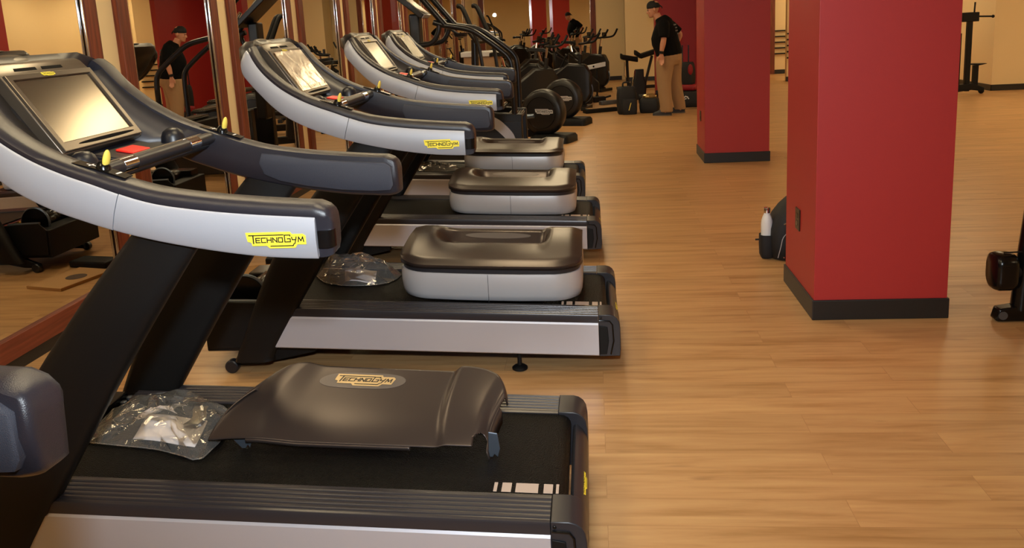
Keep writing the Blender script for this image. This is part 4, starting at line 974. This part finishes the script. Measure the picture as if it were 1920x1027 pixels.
# wall rails between the pillars
for lab, x0, x1, y, zs in (('set of five dark wall rails on the far cream wall seen between the red pillars', 4.335, 4.75, 21.17, (1.02, .885, .75, .615, .48)), ('set of dark wall rails on the nearer cream pier seen between the red pillars', 4.12, 4.59, 18.87, (1.01, .885, .76, .63, .50))):
    t = thing('wall_rails', lab, 'wall rail', (0, y, 0))
    for z in zs:
        mb = MB(); mb.box(x0, x1, -.02, .03, z - .014, z + .014); mb.build('rail', M_BLACKM, t, angle=0)

# ------------------------------------------------------------------ floor by the mirrored wall
t = thing('cardboard_sheet', 'flat brown cardboard sheet with a dark printed ring, on the floor seen between the uprights', 'cardboard', (-2.20, 5.24, 0), .25)
mb = MB(); mb.box(-.15, .15, -.22, .22, 0, .022); mb.build('sheet', M_CARD, t, angle=0, bevel=.003)
mb = MB(); mb.lathe([(.030, .0222), (.068, .0222), (.068, .0232), (.030, .0232)], 24, Matrix.Translation((-.03, .02, 0))); mb.build('printed_ring', mat('print_brown', rgb(70, 50, 34), .7), t, angle=0)
t = thing('packing_foam', 'black foam packing block on the far end of the cardboard sheet', 'foam', (-2.16, 5.60, 0), .2)
mb = MB(); mb.box(-.16, .16, -.08, .08, 0, .05); mb.build('block', M_BLACKM, t, angle=0, bevel=.012)
t = thing('plastic_bag', 'small clear plastic bag on the floor by the mirror base at left', 'plastic bag', (-2.64, 3.98, 0))
rnd = random.Random(5); rows = [[(-.12 + .24 * a / 9, -.07 + .14 * b / 7, (.004 + .05 * math.sin(PI * a / 9) * math.sin(PI * b / 7) * rnd.uniform(.6, 1.3))) for a in range(10)] for b in range(8)]
mb = MB(); mb.grid(rows); mb.build('film_skin', M_BAG, t, angle=20)
mb = MB(); mb.box(-.05, .05, -.035, .035, .002, .02); mb.build('parts_pack', M_BLACKM, t, bevel=.004)
# ------------------------------------------------------------------ the man
M_SKIN = mat('skin', rgb(196, 138, 108), .55, var=.06, vscale=9)
M_SHIRT = mat('black_tshirt', rgb(11, 11, 12), .9, 0, .15, bump=.3, bscale=90)
M_KHAKI = mat('khaki_cotton', rgb(160, 128, 92), .85, bump=.5, bscale=40, var=.08, vscale=7)
M_SHOE = mat('dark_shoe', rgb(36, 36, 42), .6)
M_SOLE = mat('shoe_sole', rgb(92, 86, 80), .7)
M_CAP = mat('black_cap', rgb(16, 16, 17), .8)
M_EYE = mat('eye_dark', rgb(40, 28, 22), .3)
PM = thing('person', 'person in black T-shirt, khaki trousers and black cap, standing beside luggage, looking down left', 'person', (1.15, 13.60, 0), math.radians(-12))
OX = 1.15
def rg(x, y, z, rx, ry, n=18, tilt=(0, 0), p=2.0):
    """horizontal ring; tilt = slope of z along x and y; p>2 squarer"""
    o = []
    for k in range(n):
        a = 2 * PI * k / n; c, s = math.cos(a), math.sin(a)
        dx = rx * math.copysign(abs(c) ** (2 / p), c); dy = ry * math.copysign(abs(s) ** (2 / p), s)
        o.append((x - OX + dx, y + dy, z + tilt[0] * dx + tilt[1] * dy))
    return o
def limb(mb, pts, n=16):
    P = catmull(pts, 4); mb.tube([(p[0] - OX, p[1], p[2]) for p in P], [p[3] for p in P], n)
def fuse(o, vox, it=4, fac=.5):
    r = o.modifiers.new('Remesh', 'REMESH'); r.mode = 'VOXEL'; r.voxel_size = vox; r.use_smooth_shade = True
    s = o.modifiers.new('Smooth', 'SMOOTH'); s.iterations = it; s.factor = fac
    return o
HM = Matrix.Translation((.948 - OX, -.0, 1.640)) @ Matrix.Rotation(math.radians(-14), 4, 'Y')
def hr(z, xc, rx, ry, n=20):
    return [HM @ Vector((xc + rx * math.cos(2 * PI * k / n), ry * math.sin(2 * PI * k / n), z)) for k in range(n)]
body = MB()
HEAD = [(-.118, -.058, .018, .022), (-.112, -.052, .036, .038), (-.092, -.040, .058, .052), (-.06, -.024, .074, .062), (-.03, -.012, .084, .068), (0, 0, .091, .073), (.04, .006, .096, .077), (.08, .009, .088, .071), (.105, .01, .066, .054), (.12, .01, .03, .026)]
body.loft([hr(*h) for h in HEAD])
def hb(x, y, z, a, b, c): body.ball((0, 0, 0), a, b, c, 12, 8, None) if False else body.lathe([(.02, -1), (.6, -.8), (.95, -.3), (.95, .3), (.6, .8), (.02, 1)], 12, HM @ Matrix.Translation((x, y, z)) @ Matrix.Diagonal((a, b, c, 1)))
hb(-.100, 0, -.024, .020, .014, .024); hb(-.108, 0, -.034, .014, .017, .011)       # nose
hb(-.088, 0, .018, .012, .055, .010)                                                  # brow
hb(-.088, 0, -.066, .012, .026, .006); hb(-.086, 0, -.078, .013, .024, .007); hb(-.082, 0, -.104, .016, .022, .014)   # lips, chin
for s in (-1, 1):
    hb(.022, s * .077, -.012, .020, .009, .032); hb(-.062, s * .048, -.030, .022, .016, .018)
limb(body, [(.985, 0, 1.56, .060), (1.02, 0, 1.50, .062), (1.06, 0, 1.44, .085)])
body.loft([rg(1.10, 0, 1.44, .09, .15), rg(1.115, 0, 1.30, .15, .17), rg(1.13, 0, 1.10, .17, .17), rg(1.17, 0, .93, .16, .17), rg(1.17, 0, .84, .13, .15)])
def arm(sh, el, wr, tip, curl, s):
    limb(body, [sh + (.062,), tuple(a + (b - a) * .5 for a, b in zip(sh, el)) + (.054,), el + (.042,), tuple(a + (b - a) * .4 for a, b in zip(el, wr)) + (.043,), wr + (.028,)])
    w, t = Vector(wr), Vector(tip); d = (t - w).normalized(); f = Vector((-1, 0, 0)); f = (f - d * f.dot(d)).normalized(); q = d.cross(f)     # f = thumb side
    L = (t - w).length; pal = w + d * L * .50
    # palm
    rings = []
    for u, a, b in ((-.02, .026, .022), (.15, .031, .019), (.32, .040, .017), (.50, .042, .015), (.54, .036, .010)):
        c = w + d * L * u; rings.append([tuple(c + f * (a * math.cos(2 * PI * k / 14)) + q * (b * math.sin(2 * PI * k / 14))) for k in range(14)])
    body.loft([[(p[0] - OX, p[1], p[2]) for p in r] for r in rings])
    inward = q * (-s)
    for k, (off, ln) in enumerate(((.030, .44), (.010, .50), (-.011, .46), (-.030, .36))):
        b = pal + f * off; bend = curl * (1 + .15 * k)
        p1 = b + d * L * ln * .45 + inward * bend * .012; p2 = b + d * L * ln * .78 + inward * bend * .030; p3 = b + d * L * ln * .95 + inward * bend * .048
        limb(body, [tuple(b - d * .02) + (.0095,), tuple(b) + (.0095,), tuple(p1) + (.009,), tuple(p2) + (.0085,), tuple(p3) + (.007,)], 10)
    b = w + d * L * .18 + f * .022
    limb(body, [tuple(b) + (.013,), tuple(b + d * L * .18 + f * .026 + inward * .010) + (.0115,), tuple(b + d * L * .36 + f * .034 + inward * .022) + (.010,), tuple(b + d * L * .46 + f * .034 + inward * .030) + (.008,)], 10)
arm((1.13, -.195, 1.405), (1.135, -.272, 1.185), (1.095, -.285, .975), (1.105, -.275, .785), 1.0, 1)
arm((1.14, .195, 1.405), (1.315, .275, 1.235), (1.235, .315, 1.02), (1.20, .32, .84), .9, -1)
for s, pts in ((-1, [(1.13, -.10, .86, .095), (1.10, -.115, .50, .058), (1.13, -.13, .12, .042), (1.12, -.13, .05, .045)]), (1, [(1.21, .10, .86, .095), (1.23, .14, .50, .058), (1.31, .20, .12, .042), (1.30, .20, .05, .045)])):
    limb(body, pts)
bo = fuse(body.build('body', M_SKIN, PM, angle=180), .0075, 3, .4)
for s in (-1, 1):
    mb = MB(); mb.lathe([(.02, -1), (.7, -.7), (1, 0), (.7, .7), (.02, 1)], 10, HM @ Matrix.Translation((-.083, s * .030, .002)) @ Matrix.Diagonal((.010, .014, .007, 1))); mb.build('eye', M_EYE, bo, angle=180)
# shirt
sh = MB()
sh.loft([rg(1.175, 0, .915, .196, .205, tilt=(.06, 0)), rg(1.17, 0, .99, .212, .215), rg(1.135, 0, 1.09, .222, .218), rg(1.115, 0, 1.19, .212, .216), rg(1.118, 0, 1.29, .186, .222), rg(1.12, 0, 1.38, .152, .222), rg(1.105, 0, 1.445, .122, .180, tilt=(.3, 0)), rg(1.065, 0, 1.495, .090, .110, tilt=(.45, 0)), rg(1.045, 0, 1.512, .076, .084, tilt=(.5, 0))])
limb(sh, [(1.12, -.15, 1.42, .085), (1.128, -.215, 1.37, .090), (1.138, -.262, 1.27, .082), (1.138, -.282, 1.205, .080)])
limb(sh, [(1.13, .15, 1.42, .085), (1.175, .22, 1.37, .090), (1.27, .26, 1.29, .078), (1.30, .27, 1.262, .076)])
shirt = fuse(sh.build('tshirt', M_SHIRT, PM, angle=180), .011, 4, .5)
mb = MB()
for k, (y0, y1) in enumerate(((-.10, .10), (-.06, .08), (-.09, .03), (-.04, .06))):
    z = 1.40 - .045 * k; xs = 1.118 + .165 + .012 * k - OX
    for j in range(5):
        a = y0 + (y1 - y0) * j / 5; xx = xs - a * a * 1.5
        mb.add([(xx, a, z), (xx - .001, a + .018, z), (xx + .002, a + .018, z - .022), (xx + .003, a, z - .022)], [(0, 1, 2, 3)])
mb.build('back_print', mat('print_grey', rgb(120, 118, 112), .8), shirt, angle=0, solid=.012)
# trousers
tr = MB()
tr.loft([rg(1.175, 0, 1.00, .190, .195), rg(1.178, 0, .93, .200, .205), rg(1.182, 0, .86, .195, .205), rg(1.18, 0, .78, .155, .185)])
def leg(rows): 
    R = catmull(rows, 3); tr.loft([rg(r[0], r[1], r[2], r[3], r[4], 18) for r in R])
leg([(1.14, -.10, .90, .150, .110), (1.128, -.105, .80, .148, .112), (1.115, -.11, .65, .128, .102), (1.108, -.115, .50, .112, .094), (1.118, -.122, .35, .105, .092), (1.135, -.128, .20, .100, .090), (1.145, -.13, .09, .098, .088), (1.14, -.13, .055, .098, .086)])
leg([(1.22, .10, .90, .145, .110), (1.225, .105, .80, .140, .112), (1.23, .12, .65, .124, .102), (1.24, .14, .50, .112, .094), (1.265, .16, .35, .104, .090), (1.295, .185, .20, .098, .088), (1.31, .20, .09, .094, .086), (1.31, .20, .06, .094, .084)])
fuse(tr.build('trousers', M_KHAKI, PM, angle=180), .012, 4, .5)
for x, y, ya in ((1.085, -.13, 0), (1.255, .20, 8)):
    S_ = Matrix.Translation((x - OX, y, 0)) @ Matrix.Rotation(math.radians(ya), 4, 'Z')
    def sr(u, w_, zt): return [S_ @ Vector((u, yy, zz)) for yy, zz in ((-w_ * .9, .012), (-w_, .03), (-w_ * .85, zt * .7), (-w_ * .4, zt), (w_ * .4, zt), (w_ * .85, zt * .7), (w_, .03), (w_ * .9, .012))]
    mb = MB(); mb.loft([sr(-.155, .018, .035), sr(-.140, .036, .050), (sr(-.09, .048, .068)), sr(-.03, .047, .095), sr(.03, .042, .115), sr(.09, .040, .115), sr(.125, .034, .095), sr(.138, .018, .06)])
    shoe = mb.build('shoe', M_SHOE, PM, angle=60)
    mb = MB(); pl = [(-.158, .0), (-.145, .034), (-.09, .052), (-.03, .050), (.03, .044), (.09, .043), (.13, .036), (.143, .0)]
    pl = pl + [(u, -v) for u, v in pl[-2:0:-1]]
    mb.loft([[S_ @ Vector((u, v, z)) for u, v in pl] for z in (0, .018)]); mb.build('sole', M_SOLE, shoe, angle=40)
# cap with a small tie at the back
cp = MB(); CAPR = [(.012, .004, .100, .080), (.03, .006, .103, .083), (.06, .009, .100, .081), (.09, .011, .086, .070), (.112, .012, .062, .052), (.127, .012, .030, .026)]
def cr(z, xc, rx, ry, n=20): return [HM @ Vector((xc + rx * math.cos(2 * PI * k / n), ry * math.sin(2 * PI * k / n), z + .05 * rx * math.cos(2 * PI * k / n) / .1 * -.35)) for k in range(n)]
cp.loft([cr(*h) for h in CAPR]); cap = cp.build('cap', M_CAP, PM, angle=180)
mb = MB(); mb.lathe([(.02, -1), (.7, -.7), (1, 0), (.7, .7), (.02, 1)], 10, HM @ Matrix.Translation((.108, 0, .022)) @ Matrix.Diagonal((.014, .02, .014, 1)))
mb.tube([HM @ Vector((.11, .005, .02)), HM @ Vector((.128, .01, .0)), HM @ Vector((.130, .012, -.03))], [.010, .009, .006], 8); mb.build('cap_tie', M_CAP, cap)
mb = MB(); mb.tube([(1.100 - OX, -.285, 1.005), (1.093 - OX, -.286, .965)], .036, 16); mb.build('wristband', M_BLACKM, PM)
# ------------------------------------------------------------------ camera and render look
YAW, PIT, ROLL, CH = -.1021, .2005, -.0518, 1.5709
def cam_axes():
    cy, sy, cp, sp = math.cos(YAW), math.sin(YAW), math.cos(PIT), math.sin(PIT)
    f = Vector((sy * cp, cy * cp, -sp)); r = Vector((cy, -sy, 0)); u = r.cross(f)
    cr, sr = math.cos(ROLL), math.sin(ROLL)
    return cr * r + sr * u, -sr * r + cr * u, f
R_, U_, F_ = cam_axes()
cd = bpy.data.cameras.new('camera'); cam = bpy.data.objects.new('camera', cd); COL.objects.link(cam)
M = Matrix((R_, U_, -F_)).transposed().to_4x4(); M.translation = Vector((0, 0, CH)); cam.matrix_world = M
cd.sensor_fit = 'HORIZONTAL'; cd.sensor_width = 36; cd.lens = 1595.99 / 1920 * 36
cd.shift_y = -(513.5 - 364.09) / 1920; cd.clip_start = 0.02; cd.clip_end = 200
S.camera = cam
S.view_settings.view_transform = 'Standard'; S.view_settings.look = 'None'; S.view_settings.gamma = 1; S.view_settings.use_curve_mapping = False
S.view_settings.exposure = EXPOSURE
S.cycles.use_denoising = True
S.cycles.max_bounces = 8; S.cycles.glossy_bounces = 5; S.cycles.transparent_max_bounces = 16; S.cycles.diffuse_bounces = 4
S.cycles.sample_clamp_indirect = 60; S.cycles.caustics_reflective = False; S.cycles.caustics_refractive = False
S.cycles.blur_glossy = 0.5
